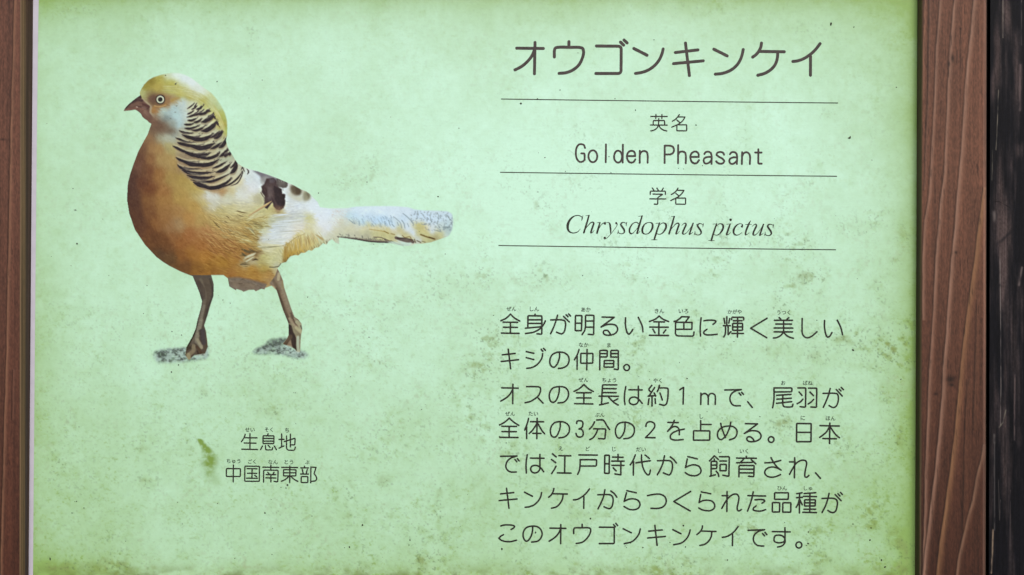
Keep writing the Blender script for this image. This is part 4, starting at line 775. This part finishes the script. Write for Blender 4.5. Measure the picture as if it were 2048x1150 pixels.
scat = np.clip((nz(60, 7, 3) - .47) * 3.2, 0, 1) * np.clip((YG - 120) / 500, .1, 1) * np.clip((XG - 500) / 900 + .35, .3, 1)
film_falloff += scat * np.clip((fine - .50) * 3.6, 0, 1) * .34
film_falloff += np.clip((nz(5, 9, 3, 1.2, .85) - .64) * 7, 0, 1) * (.10 + .22 * np.clip((YG - 450) / 500, 0, 1)) * np.clip(nz(45, 12, 2) * 1.6 - .35, 0, 1)
pep = np.clip((nz(3.6, 61, 2) - .66) * 8, 0, 1) * np.clip(patches * 1.4 + scat * .7 + .10 + .14 * (YG > 600), 0, 1)
film_falloff += (nz(14, 71, 4) - .5) * .16 + np.clip((nz(8, 72, 4) - .55) * 3, 0, 1) * np.clip(nz(80, 73, 3) * 2 - .7, 0, 1) * .20
film_falloff = np.clip(film_falloff, 0, 1.25)
MINT = alb((208, 250, 226)); ALGA_SHADE = alb((146, 182, 104)); DARK = alb((104, 118, 52)); 
f3 = np.clip(film_falloff, 0, 1)[..., None]
colp = MINT * (1 - f3) + ALGA_SHADE * f3
brown = np.clip(patches * mott * 1.35 - .20 + scat * np.clip((fine - .5) * 4, 0, 1) * .5, 0, 1)[..., None]
colp = colp * (1 - brown * .58) + alb((130, 132, 92)) * brown * .58
colp = colp * (1 - pep[..., None] * .5) + alb((92, 112, 80)) * pep[..., None] * .5
tan_ = (np.clip((nz(9, 81, 4) - .54) * 3.2, 0, 1) * np.clip(nz(70, 82, 3) * 2.4 - .95, 0, 1) * (.35 + .5 * np.clip((YG - 250) / 600, 0, 1)))[..., None]
colp = colp * (1 - tan_ * .42) + alb((150, 150, 112)) * tan_ * .42
# smear of moss left by a leaf
lx = 398 + (YG - 878) * .33 + 9 * np.sin(np.clip((YG - 878) / 60, 0, 1) * 3.14)
leafm = np.clip((YG - 876) / 3, 0, 1) * np.clip((1 - (YG - 876) / 96), 0, 1) ** .8 * np.clip(1.3 - np.abs(XG - lx) / (4 + 12 * np.clip((YG - 876) / 45, 0, 1)), 0, 1)
leafm = (leafm * np.clip(fine * 3.2 - .45, .3, 1.4) * 1.35)[..., None]
colp = colp * (1 - np.clip(leafm, 0, 1) * .9) + alb((120, 150, 48)) * np.clip(leafm, 0, 1) * .9
# moss along the foot; algae and painted-in frame shade down the right side
mossy = (np.clip((YG - 1120) / 34, 0, 1) ** 1.5 * np.clip(nz(14, 21, 4, 1.4, 1) * 2.6 - 1.05 + .5 * np.exp(-((XG - 230) / 90) ** 2) + .35 * np.exp(-((XG - 120) / 50) ** 2), 0, 1))[..., None]
colp = colp * (1 - mossy * .75) + DARK * mossy * .75
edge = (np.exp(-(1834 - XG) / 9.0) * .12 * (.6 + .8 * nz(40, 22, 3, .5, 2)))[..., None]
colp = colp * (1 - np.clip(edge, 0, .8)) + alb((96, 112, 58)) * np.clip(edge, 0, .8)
# paper-like tooth of the faded laminate
tooth = (nz(3.2, 31, 2) - .5) * .050 + (nz(9, 32, 2) - .5) * .035 + (nz(2.6, 33, 1, 5, .6) - .5) * .03
colp = np.clip(colp * (1 + tooth[..., None] * np.array((1.15, .9, 1.15))), 0, .95)
# wrinkles: real relief
rel = (nz(60, 41, 2) - .5) * .00030
for x0, y0, x1, y1, w, h in ((1548, 381, 1580, 378, 2.2, .0004), (1550, 424, 1575, 420, 2.0, .0005), (1575, 420, 1610, 412, 3, .0002), (100, 600, 200, 612, 6, .0003), (200, 612, 260, 640, 5, .0002), (90, 520, 140, 524, 5, -.0002), (1660, 340, 1700, 336, 3, .00015), (1000, 1060, 1100, 1064, 3, .0002), (860, 1028, 960, 1030, 2, .0003), (985, 668, 1010, 660, 3, .0002)):
    d = np.array((x1 - x0, y1 - y0), float); L = d @ d
    sl = (slice(*np.searchsorted(ycol, [min(y0, y1) - 30, max(y0, y1) + 30])), slice(*np.searchsorted(XG[0], [x0 - 30, x1 + 30])))
    t = np.clip(((XG[sl] - x0) * d[0] + (YG[sl] - y0) * d[1]) / L, 0, 1)
    dd = (XG[sl] - x0 - t * d[0]) ** 2 + (YG[sl] - y0 - t * d[1]) ** 2
    rel[sl] += h * np.exp(-dd / w ** 2)
k = 1.0
P = W(XG, YG, 0.0)
relmax = 0.00003
REL = rel * 0.10
P[..., 1] += -REL + relmax           # stays behind the lettering
ms = paint_mat('faded_laminate', 0.42, 0.28, (900, 900, 900), 0.10)
V = P.reshape(-1, 3); F = grid_faces(nu, nv)
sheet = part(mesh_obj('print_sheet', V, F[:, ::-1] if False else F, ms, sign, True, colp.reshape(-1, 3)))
tag(sheet, 'faded mint green laminate printed sheet stained with algae')

# backing board: pale plastic whose edge shows left of the sheet
mb = flat_mat('backing_plastic', (202, 198, 212), 0.5, 0.3, .05, 90)
def slab(name, x0, x1, y0, y1, d0, d1, mat, parent=None, x0b=None, x1b=None):
    x0b = x0 if x0b is None else x0b; x1b = x1 if x1b is None else x1b
    q = [(x0, y0), (x1, y0), (x1b, y1), (x0b, y1)]
    v = [W(x, y, d1) for x, y in q]; a = np.array(v); b = a.copy(); b[:, 1] = -d0
    vv = np.vstack([a, b]); f = [(0, 3, 2, 1), (4, 5, 6, 7), (0, 1, 5, 4), (1, 2, 6, 5), (2, 3, 7, 6), (3, 0, 4, 7)]
    return mesh_obj(name, vv, f, mat, parent)
o = part(slab('backing_board', 30, 1870, -80, 1200, -0.006, -0.0009, mb, sign, 22, 1866))
# algae line on the backing strip's edge, part of its own dirt
md = flat_mat('edge_dirt', (150, 168, 110), 0.7, 0.2, .3, 400)

# lettering
ink1 = flat_mat('title_ink', (68, 60, 58), 0.5, 0.25, .22, 120)
ink2 = flat_mat('text_ink', (46, 46, 40), 0.5, 0.25, .3, 120)
ink3 = flat_mat('small_ink', (50, 62, 48), 0.5, 0.25)
part(lettering('title_lettering', TITLE, 6.1, ink1, sign, 'large katakana title across the top right'))
part(lettering('heading_lettering', EIMEI, 2.6, ink2, sign, 'small two-character heading above the English name'))
part(lettering('heading_lettering', GAKUMEI, 2.6, ink2, sign, 'small two-character heading above the italic Latin name'))
part(lettering('english_name_lettering', ENGL, 3.9, ink1, sign, 'rounded letters reading Golden Pheasant'))
part(lettering('latin_name_lettering', LATIN, 1, ink2, sign, 'italic serif letters reading Chrysdophus pictus'))
rows = [(ROW1, 3.4, 1, 'first line of the description'), (ROW2, 3.4, 2, 'second short line of the description'), (ROW3, 3.4, 3, 'third line of the description'),
        (ROW4, 3.4, 4, 'fourth line of the description'), (ROW5, 3.4, 5, 'fifth line of the description'), (ROW6, 3.4, 6, 'sixth line of the description'), (ROW7, 3.4, 7, 'last line of the description'),
        (HAB1, 2.75, 8, 'habitat heading below the bird'), (HAB2, 2.75, 9, 'habitat line below the habitat heading')]
for g, w_, k_, lb in rows:
    o = part(lettering('text_line', g, w_, ink2, sign, lb))
    if k_ in READ:
        small_kana(READ[k_], ink3, o)
# ruled lines
for (x0, y0, x1, y1), lb in (((1002, 198, 1676, 206), 'ruled line under the title'), ((1000, 344.5, 1674, 352.5), 'ruled line under the English name'), ((997, 491, 1672, 499.5), 'ruled line under the Latin name')):
    xs = np.linspace(x0, x1, 40); yy_ = y0 + (y1 - y0) * (xs - x0) / (x1 - x0) + .4 * np.sin((xs - x0) / (x1 - x0) * np.pi)
    V = np.vstack([W(xs, yy_ - .95, PRINT_D), W(xs, yy_ + .95, PRINT_D)]); n = len(xs)
    part(tag(mesh_obj('ruled_line', V, [(i, n + i, n + i + 1, i + 1) for i in range(n - 1)], ink2, sign), lb))

# the printed bird
keep = alpha > 0.02
vid = -np.ones((BH + 1, BW + 1), int)
cm = np.zeros((BH + 1, BW + 1), bool)
for dy in (0, 1):
    for dx in (0, 1): cm[dy:dy + BH, dx:dx + BW] |= keep
vid[cm] = np.arange(cm.sum()); yy_, xx_ = np.nonzero(cm)
pyy, pxx = np.mgrid[0:BH, 0:BW]
gi = np.clip(((pyy + BY0 - PY0) / (PY1 - PY0) * (nv - 1)).round().astype(int), 0, nv - 1)
le = left_edge((pyy + BY0).astype(float)); gj = np.clip(((pxx + BX0 - le) / (PX1 - le) * (nu - 1)).round().astype(int), 0, nu - 1)
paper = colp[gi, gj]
tone = 1 - .10 * np.clip(film_falloff[gi, gj] - .25, 0, 1)[..., None]
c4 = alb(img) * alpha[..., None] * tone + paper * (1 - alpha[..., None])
pad = np.pad(c4, ((0, 1), (0, 1), (0, 0)), mode='edge')
V = W(xx_ + BX0, yy_ + BY0, 0.00004); Y, X = np.nonzero(keep)
F = np.stack([vid[Y, X], vid[Y + 1, X], vid[Y + 1, X + 1], vid[Y, X + 1]], -1)
mbird = paint_mat('printed_photo', 0.42, 0.28, (900, 900, 900), 0.08)
part(tag(mesh_obj('printed_bird', V, F, mbird, sign, False, pad[yy_, xx_]), 'printed photo of a yellow pheasant with a banded neck walking left'))

# dark specks stuck on the sheet
SPK = [(1662, 48, 2.2, 3.8), (1708, 54, 1.4, 1.4), (1042, 207, 2.2, 1.8), (1271, 220, 1.3, 1.3), (1392, 250, 1.5, 1.5), (1700, 275, 2, 3), (1218, 313, 1.2, 1.2), (1090, 315, 1.3, 1.3), (1697, 276, 1.4, 1.4), (434, 163, 1.4, 1.2), (154, 487, 1.8, 1.8), (151, 420, 2.6, .8), (146, 377, 1.2, 1), (294, 571, 1, 1), (287, 627, 1, 1), (344, 663, 1.4, 1.4), (363, 670, 1.4, 1.4), (446, 600, 1.2, 1), (357, 730, 1.4, 1.4), (343, 744, 1.7, 1.7), (876, 393, 2.2, 1.2), (1076, 384, 1, 1), (1706, 700, 2.6, 2.2), (1374, 757, 1.6, 1.6), (1004, 1098, 2.2, 2.6), (998, 1076, 2, 2), (999, 873, 1.6, 1.6), (999, 849, 1.4, 1.4), (998, 1001, 1.5, 1.5), (530, 1026, 1.8, 1.8), (725, 1050, 2, 2), (699, 1094, 1.6, 2), (820, 1080, 1.2, 2.2), (818, 1090, 1, 2), (624, 1032, 1.2, 1), (575, 970, 2, 2), (572, 976, 1.4, 1.4), (562, 975, 1.2, 1.2), (100, 1118, 1.6, 3.6), (153, 1003, 1.6, 1.2), (168, 1016, 1.6, 1), (144, 1026, 1.6, 1), (1617, 1064, 1.6, 1.6), (1616, 1087, 2.4, 2), (1613, 1091, 1.4, 1), (1569, 1045, 1, 1), (1250, 1092, 1, 1), (1253, 1095, 1, 1), (1286, 1095, 1.6, 1.6), (1340, 1085, 1.2, 1.2), (1371, 1094, 1.4, 1.4), (1367, 1051, 2, 2), (1181, 1037, 2, 2), (1071, 1065, 1.6, 2.2), (1763, 1120, 2, 2), (1770, 1134, 2.4, 2), (1742, 1056, 1.2, 1.8), (1740, 1080, 1.4, 2), (1706, 1048, 1.6, 1.2), (670, 740, 1, 1), (1580, 648, 1.4, 1.4), (351, 168, 1.8, 1.4), (637, 386, 1.4, 1.4), (734, 364, 1.4, 1.2), (1120, 180, 1.4, 1), (435, 1007, 1, 1), (365, 1048, 1, 1), (372, 848, 1, 1), (1455, 1120, 1.2, 1.2), (1230, 197, 1.2, 1), (1075, 198, 2, 1.4), (1131, 343, 1.2, 1), (1222, 345, 1.2, .8)]
r2 = np.random.RandomState(3)
for i in range(260):
    x, y = r2.uniform(90, 1815), r2.uniform(10, 1140)
    if r2.rand() > .3 + .7 * y / 1150: continue
    s_ = .45 + .7 * r2.rand() ** 2
    SPK.append((x, y, s_ * r2.uniform(.8, 1.5), s_ * r2.uniform(.6, 1.1)))
V = []; F = []
for x, y, rx, ry in SPK:
    m = 7; b0 = len(V); an = r2.rand() * 6
    for q in range(m):
        g = -2 * math.pi * q / m + an; rr_ = r2.uniform(.7, 1.2)
        V.append(W(x + rx * rr_ * math.cos(g), y + ry * rr_ * math.sin(g), 0.00022))
    V.append(W(x, y, 0.00022 + .0002 * min(rx, ry)))
    for q in range(m): F.append((b0 + m, b0 + q, b0 + (q + 1) % m))
V = np.array(V); F2 = []
for f in F:
    q = V[list(f)]; c = np.cross(q[1] - q[0], q[2] - q[0]); F2.append(f if c[1] < 0 else f[::-1])
mk = flat_mat('dirt_speck', (64, 66, 54), .8, .1, .3, 900)
part(tag(mesh_obj('dirt_specks', V, F2, mk, sign), 'tiny dark dirt specks scattered over the sheet', kind='stuff'))

# ------------------------------------------------------------------ wooden frame and the dark board beside it
def line_at(pts_, y):
    p = np.array(pts_, float); return np.interp(y, p[:, 1], p[:, 0], left=p[0, 0] + (p[0, 1] - p[:1, 1])[0], right=p[-1, 0])
def wood(px, py, seed, lines, base_top, base_bot, depth_shade=None):
    """brown stained softwood: px, py photo pixels grids -> colour (0-255) and relief"""
    h, w = px.shape
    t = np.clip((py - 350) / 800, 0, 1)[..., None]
    c = np.array(base_top, float) * (1 - t) + np.array(base_bot, float) * t  # light falloff painted into the wood colour, darker towards the bottom
    drift = (px - 1900) * .0 + px
    long_ = noise2(h, w, 6, seed, 3, .55, 26); mid = noise2(h, w, 26, seed + 1, 3, .7, 6); fine_ = noise2(h, w, 2.2, seed + 2, 2, .8, 3.0); spk = noise2(h, w, 2.6, seed + 5, 2, .9, .9)
    c = c * (1 + (long_ - .5)[..., None] * .30 + (mid - .5)[..., None] * .30 + (fine_ - .5)[..., None] * .16 + (spk - .5)[..., None] * .36)
    relief = (long_ - .5) * .00012 + (fine_ - .5) * .00006
    for L in lines:
        pp, wd, st, cc = L
        p = np.array(pp, float); xl = np.interp(py, p[:, 1], p[:, 0]) + (noise2(h, 1, 20, seed + 9 + int(p[0, 0]), 3)[:, :1] - .5) * 2.0
        on = (py >= p[0, 1]) & (py <= p[-1, 1])
        d = px - xl
        prof = np.where(d < 0, np.exp(-(d / 1.2) ** 2), np.exp(-(d / (wd * 1.25)) ** 2)) * on
        prof = prof * (.95 + .6 * noise2(h, w, 6, seed + 77, 2, .6, 3))
        dark = np.exp(-((d + 2.0) / 1.6) ** 2) * on
        c = c * (1 - prof[..., None] * st) + np.array(cc, float) * prof[..., None] * st
        c = c * (1 - dark[..., None] * .28)
        relief += prof * .00022 - dark * .00010
    pore = np.clip((noise2(h, w, 2.0, seed + 31, 2, .7, 5) - .68) * 8, 0, 1) * np.clip(noise2(h, w, 30, seed + 32, 2) * 2 - .6, 0, 1)
    c = c * (1 - pore[..., None] * .35); relief -= pore * .00012
    return np.clip(c, 6, 250), relief

GR = (156, 119, 100)
RL = [([(1851, -160), (1850, 0), (1846, 90), (1843, 200)], 4, .45, (146, 104, 82)),
      ([(1881, -160), (1880, 0), (1873, 100), (1869, 200), (1864, 300), (1857, 400), (1850, 440), (1845, 520), (1845, 640)], 4, .55, GR),
      ([(1912, -160), (1909, 0), (1903, 60), (1897, 160), (1893, 260), (1888, 350), (1880, 410), (1875, 480), (1871, 530), (1868, 600), (1864, 660), (1860, 720), (1857, 790), (1853, 880), (1850, 960), (1848, 1060), (1846, 1150), (1842, 1310)], 4.5, .6, GR),
      ([(1951, -160), (1948, 0), (1940, 80), (1932, 160), (1927, 240), (1921, 320), (1914, 400), (1909, 460), (1903, 520), (1898, 590), (1893, 660), (1887, 730), (1884, 800), (1877, 880), (1870, 950), (1862, 1010), (1856, 1060), (1850, 1110), (1846, 1150), (1838, 1310)], 5.5, .62, (158, 121, 102)),
      ([(1968, 375), (1962, 420), (1954, 480), (1948, 530), (1941, 580), (1934, 630), (1928, 680), (1922, 730), (1918, 780), (1913, 830), (1906, 900), (1898, 960), (1888, 1030), (1879, 1090), (1874, 1150), (1864, 1310)], 7, .6, (146, 106, 74)),
      ([(1966, 890), (1962, 920), (1952, 960), (1945, 1000), (1934, 1040), (1926, 1075), (1918, 1110), (1913, 1150), (1900, 1310)], 5, .62, (134, 100, 80)),
      ([(1860, -160), (1858, 150), (1852, 300), (1849, 380)], 3, .2, GR), ([(1935, 760), (1930, 900), (1926, 1060)], 8, .14, (130, 90, 66)), ([(1955, 600), (1950, 760), (1948, 860)], 6, .16, (130, 90, 66))]
LLn = [([(31, -160), (29.5, 0), (27, 70), (25, 150), (22, 260), (20, 380), (17.5, 500), (15.5, 600), (13.5, 700), (11, 800), (8, 900), (5, 1000), (2, 1100), (-2, 1310)], 3.2, .5, (152, 110, 84)),
       ([(27, 740), (26, 790), (25, 840)], 2.6, .3, (140, 96, 78)), ([(-40, -160), (-60, 1310)], 5, .5, GR), ([(-14, -160), (-30, 1310)], 5, .5, GR)]
KNOT = [(1902, 758, 10, 6), (1904, 770, 5, 3), (1872, 788, 4, 2.5), (1905, 116, 3, 7), (1898, 128, 2, 5), (1921, 57, 2, 1.5), (1912, 505, 3, 3), (5, 279, 8, 1.2)]

def board(name, prof, seed, lines, top, bot, mat, parent, y0=-176, y1=1310, sy=2.0, knots=KNOT, colour=wood):
    """prof: list of (px_top, px_bottom, depth, kind) across the board, front face subdivided"""
    ys = np.arange(y0, y1 + sy, sy); X = []; D = []; K = []
    for (a, b) in zip(prof[:-1], prof[1:]):
        n = max(int(abs(b[0] - a[0]) / 1.0), 3) if a[3] != 'side' else 8
        for t in np.linspace(0, 1, n, endpoint=False):
            X.append((a[0] * (1 - t) + b[0] * t, a[1] * (1 - t) + b[1] * t)); D.append(a[2] * (1 - t) + b[2] * t); K.append(a[3])
    X.append(prof[-1][:2]); D.append(prof[-1][2]); K.append(prof[-1][3])
    X = np.array(X); D = np.array(D); t = np.clip(ys / 1150, -.3, 1.3)[:, None]
    PX = X[:, 0] * (1 - t) + X[:, 1] * t; PY = np.repeat(ys[:, None], len(X), 1); DD = np.repeat(D[None], len(ys), 0)
    c, rel_ = colour(PX, PY, seed, lines, top, bot)
    for x, y, rx, ry in knots:
        m = np.exp(-(((PX - x) / rx) ** 2 + ((PY - y) / ry) ** 2))[..., None]; c = c * (1 - .55 * m)
    kk = np.array(K)
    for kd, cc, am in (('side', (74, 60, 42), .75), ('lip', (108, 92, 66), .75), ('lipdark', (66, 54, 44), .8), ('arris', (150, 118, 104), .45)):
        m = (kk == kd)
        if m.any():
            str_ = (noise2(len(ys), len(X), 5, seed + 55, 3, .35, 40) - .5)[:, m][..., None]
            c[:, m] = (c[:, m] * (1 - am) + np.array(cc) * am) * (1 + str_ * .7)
    P_ = W(PX, PY, 0.0); Wd = W(PX.ravel(), PY.ravel(), 0.0)
    kf = (DIST - DD) / DIST
    dx = (PX - 1024) * S * kf; dy = (575 - PY) * S * kf
    V = np.stack([dx * CT - dy * ST, -DD - rel_, dx * ST + dy * CT + HZ], -1)
    nu_, nv_ = len(X), len(ys)
    fr = V.reshape(-1, 3); f = grid_faces(nu_, nv_)
    # close the back and the ends
    back = V.copy(); base = len(fr); ring_t = [0, nu_ - 1, (nv_ - 1) * nu_, (nv_ - 1) * nu_ + nu_ - 1]
    bd = min(D.min(), 0) - 0.02
    bk = fr[ring_t].copy(); bk[:, 1] = -bd
    Vv = np.vstack([fr, bk]); cc = np.vstack([alb(c).reshape(-1, 3), np.repeat(alb(top)[None], 4, 0)])
    b0, b1, b2, b3 = base, base + 1, base + 2, base + 3
    faces = [tuple(q) for q in f]
    me_f = f
    extra = [(b0, b1, b3, b2), (ring_t[0], b0, b2, ring_t[2]), (ring_t[1], ring_t[3], b3, b1)]
    extra4 = np.array([(b0, b1, b3, b2), (ring_t[0], b0, b2, ring_t[2]), (ring_t[1], ring_t[3], b3, b1)])
    o = mesh_obj(name, Vv, np.vstack([me_f, extra4]), mat, parent, False, cc)
    # end caps as n-gons through the profile
    return o
mw = paint_mat('stained_softwood', 0.62, 0.30, (700, 700, 60), 0.30)
FD = 0.0118
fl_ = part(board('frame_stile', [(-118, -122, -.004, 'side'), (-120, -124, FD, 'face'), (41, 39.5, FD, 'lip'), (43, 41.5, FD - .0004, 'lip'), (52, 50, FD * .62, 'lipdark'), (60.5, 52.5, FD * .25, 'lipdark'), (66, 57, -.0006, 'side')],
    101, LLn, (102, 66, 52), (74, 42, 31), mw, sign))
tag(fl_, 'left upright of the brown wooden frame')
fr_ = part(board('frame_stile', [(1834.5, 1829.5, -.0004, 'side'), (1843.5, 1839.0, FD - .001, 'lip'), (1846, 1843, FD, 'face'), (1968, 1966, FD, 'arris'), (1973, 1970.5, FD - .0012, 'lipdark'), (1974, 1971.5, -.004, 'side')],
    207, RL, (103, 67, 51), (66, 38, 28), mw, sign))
tag(fr_, 'right upright of the brown wooden frame with bold pale grain lines')
# top and bottom rails, just outside the photograph, butt between the uprights
def rail(y0, y1, seed, label):
    xs = np.arange(48, 1843, 3.0); ys = np.arange(y0, y1 + .1, 3.0); PX, PY = np.meshgrid(xs, ys)
    h, w = PX.shape
    g = noise2(h, w, 6, seed, 3, 26, .6); c = np.array((110, 74, 60)) * (1 + (g - .5)[..., None] * .5)
    kf = (DIST - FD + .0006) / DIST; dx = (PX - 1024) * S * kf; dy = (575 - PY) * S * kf
    V = np.stack([dx * CT - dy * ST, np.full_like(dx, -FD + .0006) - (g - .5) * .0003, dx * ST + dy * CT + HZ], -1).reshape(-1, 3)
    f = grid_faces(w, h); r = [0, w - 1, (h - 1) * w, h * w - 1]; b = V[r].copy(); b[:, 1] = 0.012; n = len(V)
    e = np.array([(n, n + 1, n + 3, n + 2), (r[0], r[1], n + 1, n), (r[2], n + 2, n + 3, r[3]), (r[0], n, n + 2, r[2]), (r[1], r[3], n + 3, n + 1)])
    o = part(mesh_obj('frame_rail', np.vstack([V, b]), np.vstack([f, e]), mw, sign, False, np.vstack([alb(c).reshape(-1, 3), alb(c).reshape(-1, 3)[r]])))
    tag(o, label)
rail(-170, -44, 301, 'top rail of the brown wooden frame'); rail(1168, 1300, 302, 'bottom rail of the brown wooden frame')

def black_paint(px, py, seed, lines, top, bot):
    h, w = px.shape
    c = np.zeros((h, w, 3)) + np.array((19, 19, 24.))
    st = noise2(h, w, 5, seed, 3, .8, 9); pt = noise2(h, w, 22, seed + 1, 4, .6, 2.4); fn = noise2(h, w, 2.4, seed + 2, 2)
    grain = noise2(h, w, 3.5, seed + 3, 2, .6, 30)
    def zone(x, y, rx, ry): return np.exp(-(np.abs((px - x) / rx) ** 2.5 + np.abs((py - y) / ry) ** 2.5))
    z = .9 * zone(1996, 95, 9, 50) + .7 * zone(1990, 160, 8, 40) + .8 * zone(2014, 30, 15, 40) + .7 * zone(2036, 170, 8, 80) + .9 * zone(2004, 430, 24, 60) + .6 * zone(2008, 500, 12, 60) + .5 * zone(2010, 640, 10, 80) + .6 * zone(2040, 580, 9, 60) + .4 * zone(2030, 330, 12, 60) + .5 * zone(2030, 700, 9, 90) + .5 * zone(2012, 900, 14, 120) + .4 * zone(1993, 770, 8, 50) + .6 * zone(2040, 300, 9, 16) + .3 * zone(2020, 1050, 16, 90) + .45 * zone(2005, 560, 8, 60) + .3 * zone(1998, 360, 10, 40)
    m = np.clip(z * 1.15 + (pt - .5) * 1.5 + (st - .5) * .7 - .10, 0, 1)[..., None]
    c = c * (1 - m * .8) + np.array((90, 75, 73)) * m * .8
    c *= (1 + (grain - .5) * .5 + (fn - .5) * .4)[..., None]
    relief = m[..., 0] * -.0002 + (grain - .5) * .0002
    for pp, wd, stg, cc in ((((2006, 0), (2006, 75)), .9, .8, (150, 140, 130)), (((2043, -40), (2043, 90)), 1.1, .6, (128, 116, 114)), (((2041, 130), (2040, 220)), 2.4, .6, (132, 112, 110)), (((1997, 180), (1995, 240), (1992, 300)), .8, .8, (158, 148, 130)), (((1985, 300), (1984, 360)), .7, .7, (150, 142, 124)),
        (((2000, 500), (2001, 600), (2002, 775), (2001, 850)), .9, .75, (150, 140, 136)), (((2030, 750), (2029, 810), (2029, 880)), 1.6, .7, (118, 100, 98)), (((2021, 980), (2020, 1120)), .9, .5, (110, 98, 96)), (((1986, 1060), (1985, 1100), (1982.5, 1146)), 1.6, .9, (170, 146, 122)),
        (((1989, 870), (1989, 1060)), 1.3, .45, (140, 132, 126)), (((2012, 820), (2006, 845), (1998, 855)), .9, .8, (140, 136, 120)), (((1989, 870), (1989, 885)), 2.2, .6, (128, 122, 118)), (((2044, 535), (2038, 570)), 2.2, .7, (140, 124, 120)), (((1988, 425), (1990, 440)), 3.5, .6, (130, 120, 116)),
        (((2001, 1000), (1999, 1040), (1997, 960)), .8, .4, (140, 130, 120)), (((2020, 415), (1998, 403), (1985, 404)), .7, .8, (12, 12, 12)), (((2024, 462), (2010, 475), (1995, 488)), 3, .7, (24, 24, 28)), (((2000, 570), (1990, 580)), 3, .6, (22, 22, 26))):
        p = np.array(pp, float); best = np.full(px.shape, 1e9)
        for i in range(len(p) - 1):
            d = p[i + 1] - p[i]; tt = np.clip(((px - p[i, 0]) * d[0] + (py - p[i, 1]) * d[1]) / (d @ d), 0, 1)
            best = np.minimum(best, np.hypot(px - p[i, 0] - tt * d[0], py - p[i, 1] - tt * d[1]))
        mm = (np.exp(-(best / wd) ** 2) * stg * .95 * np.clip(noise2(h, w, 5, seed + 40, 2, .8, 2) * 2.0 - .15, 0, 1))[..., None]
        c = c * (1 - mm) + np.array(cc, float) * mm
    return np.clip(c, 5, 250), relief
mbk = paint_mat('peeling_black_paint', 0.6, 0.12, (600, 600, 90), 0.5)
bb = board('plank', [(1979, 1976, -.03, 'side'), (1980.5, 1977.5, -.0045, 'face'), (2200, 2198, -.0045, 'side'), (2201, 2199, -.03, 'side')], 401, None, (34, 34, 38), (34, 34, 38), mbk, None, sy=1.6, knots=[], colour=black_paint)
tag(bb, 'upright dark board with worn black paint at the right of the framed sign', 'plank')
# dark wall behind
mwall = flat_mat('dark_backing', (22, 20, 20), .9, .1, .3, 30)
wl_ = slab('wall', -700, 2800, -700, 1850, -0.08, -0.032, mwall); tag(wl_, kind='structure')
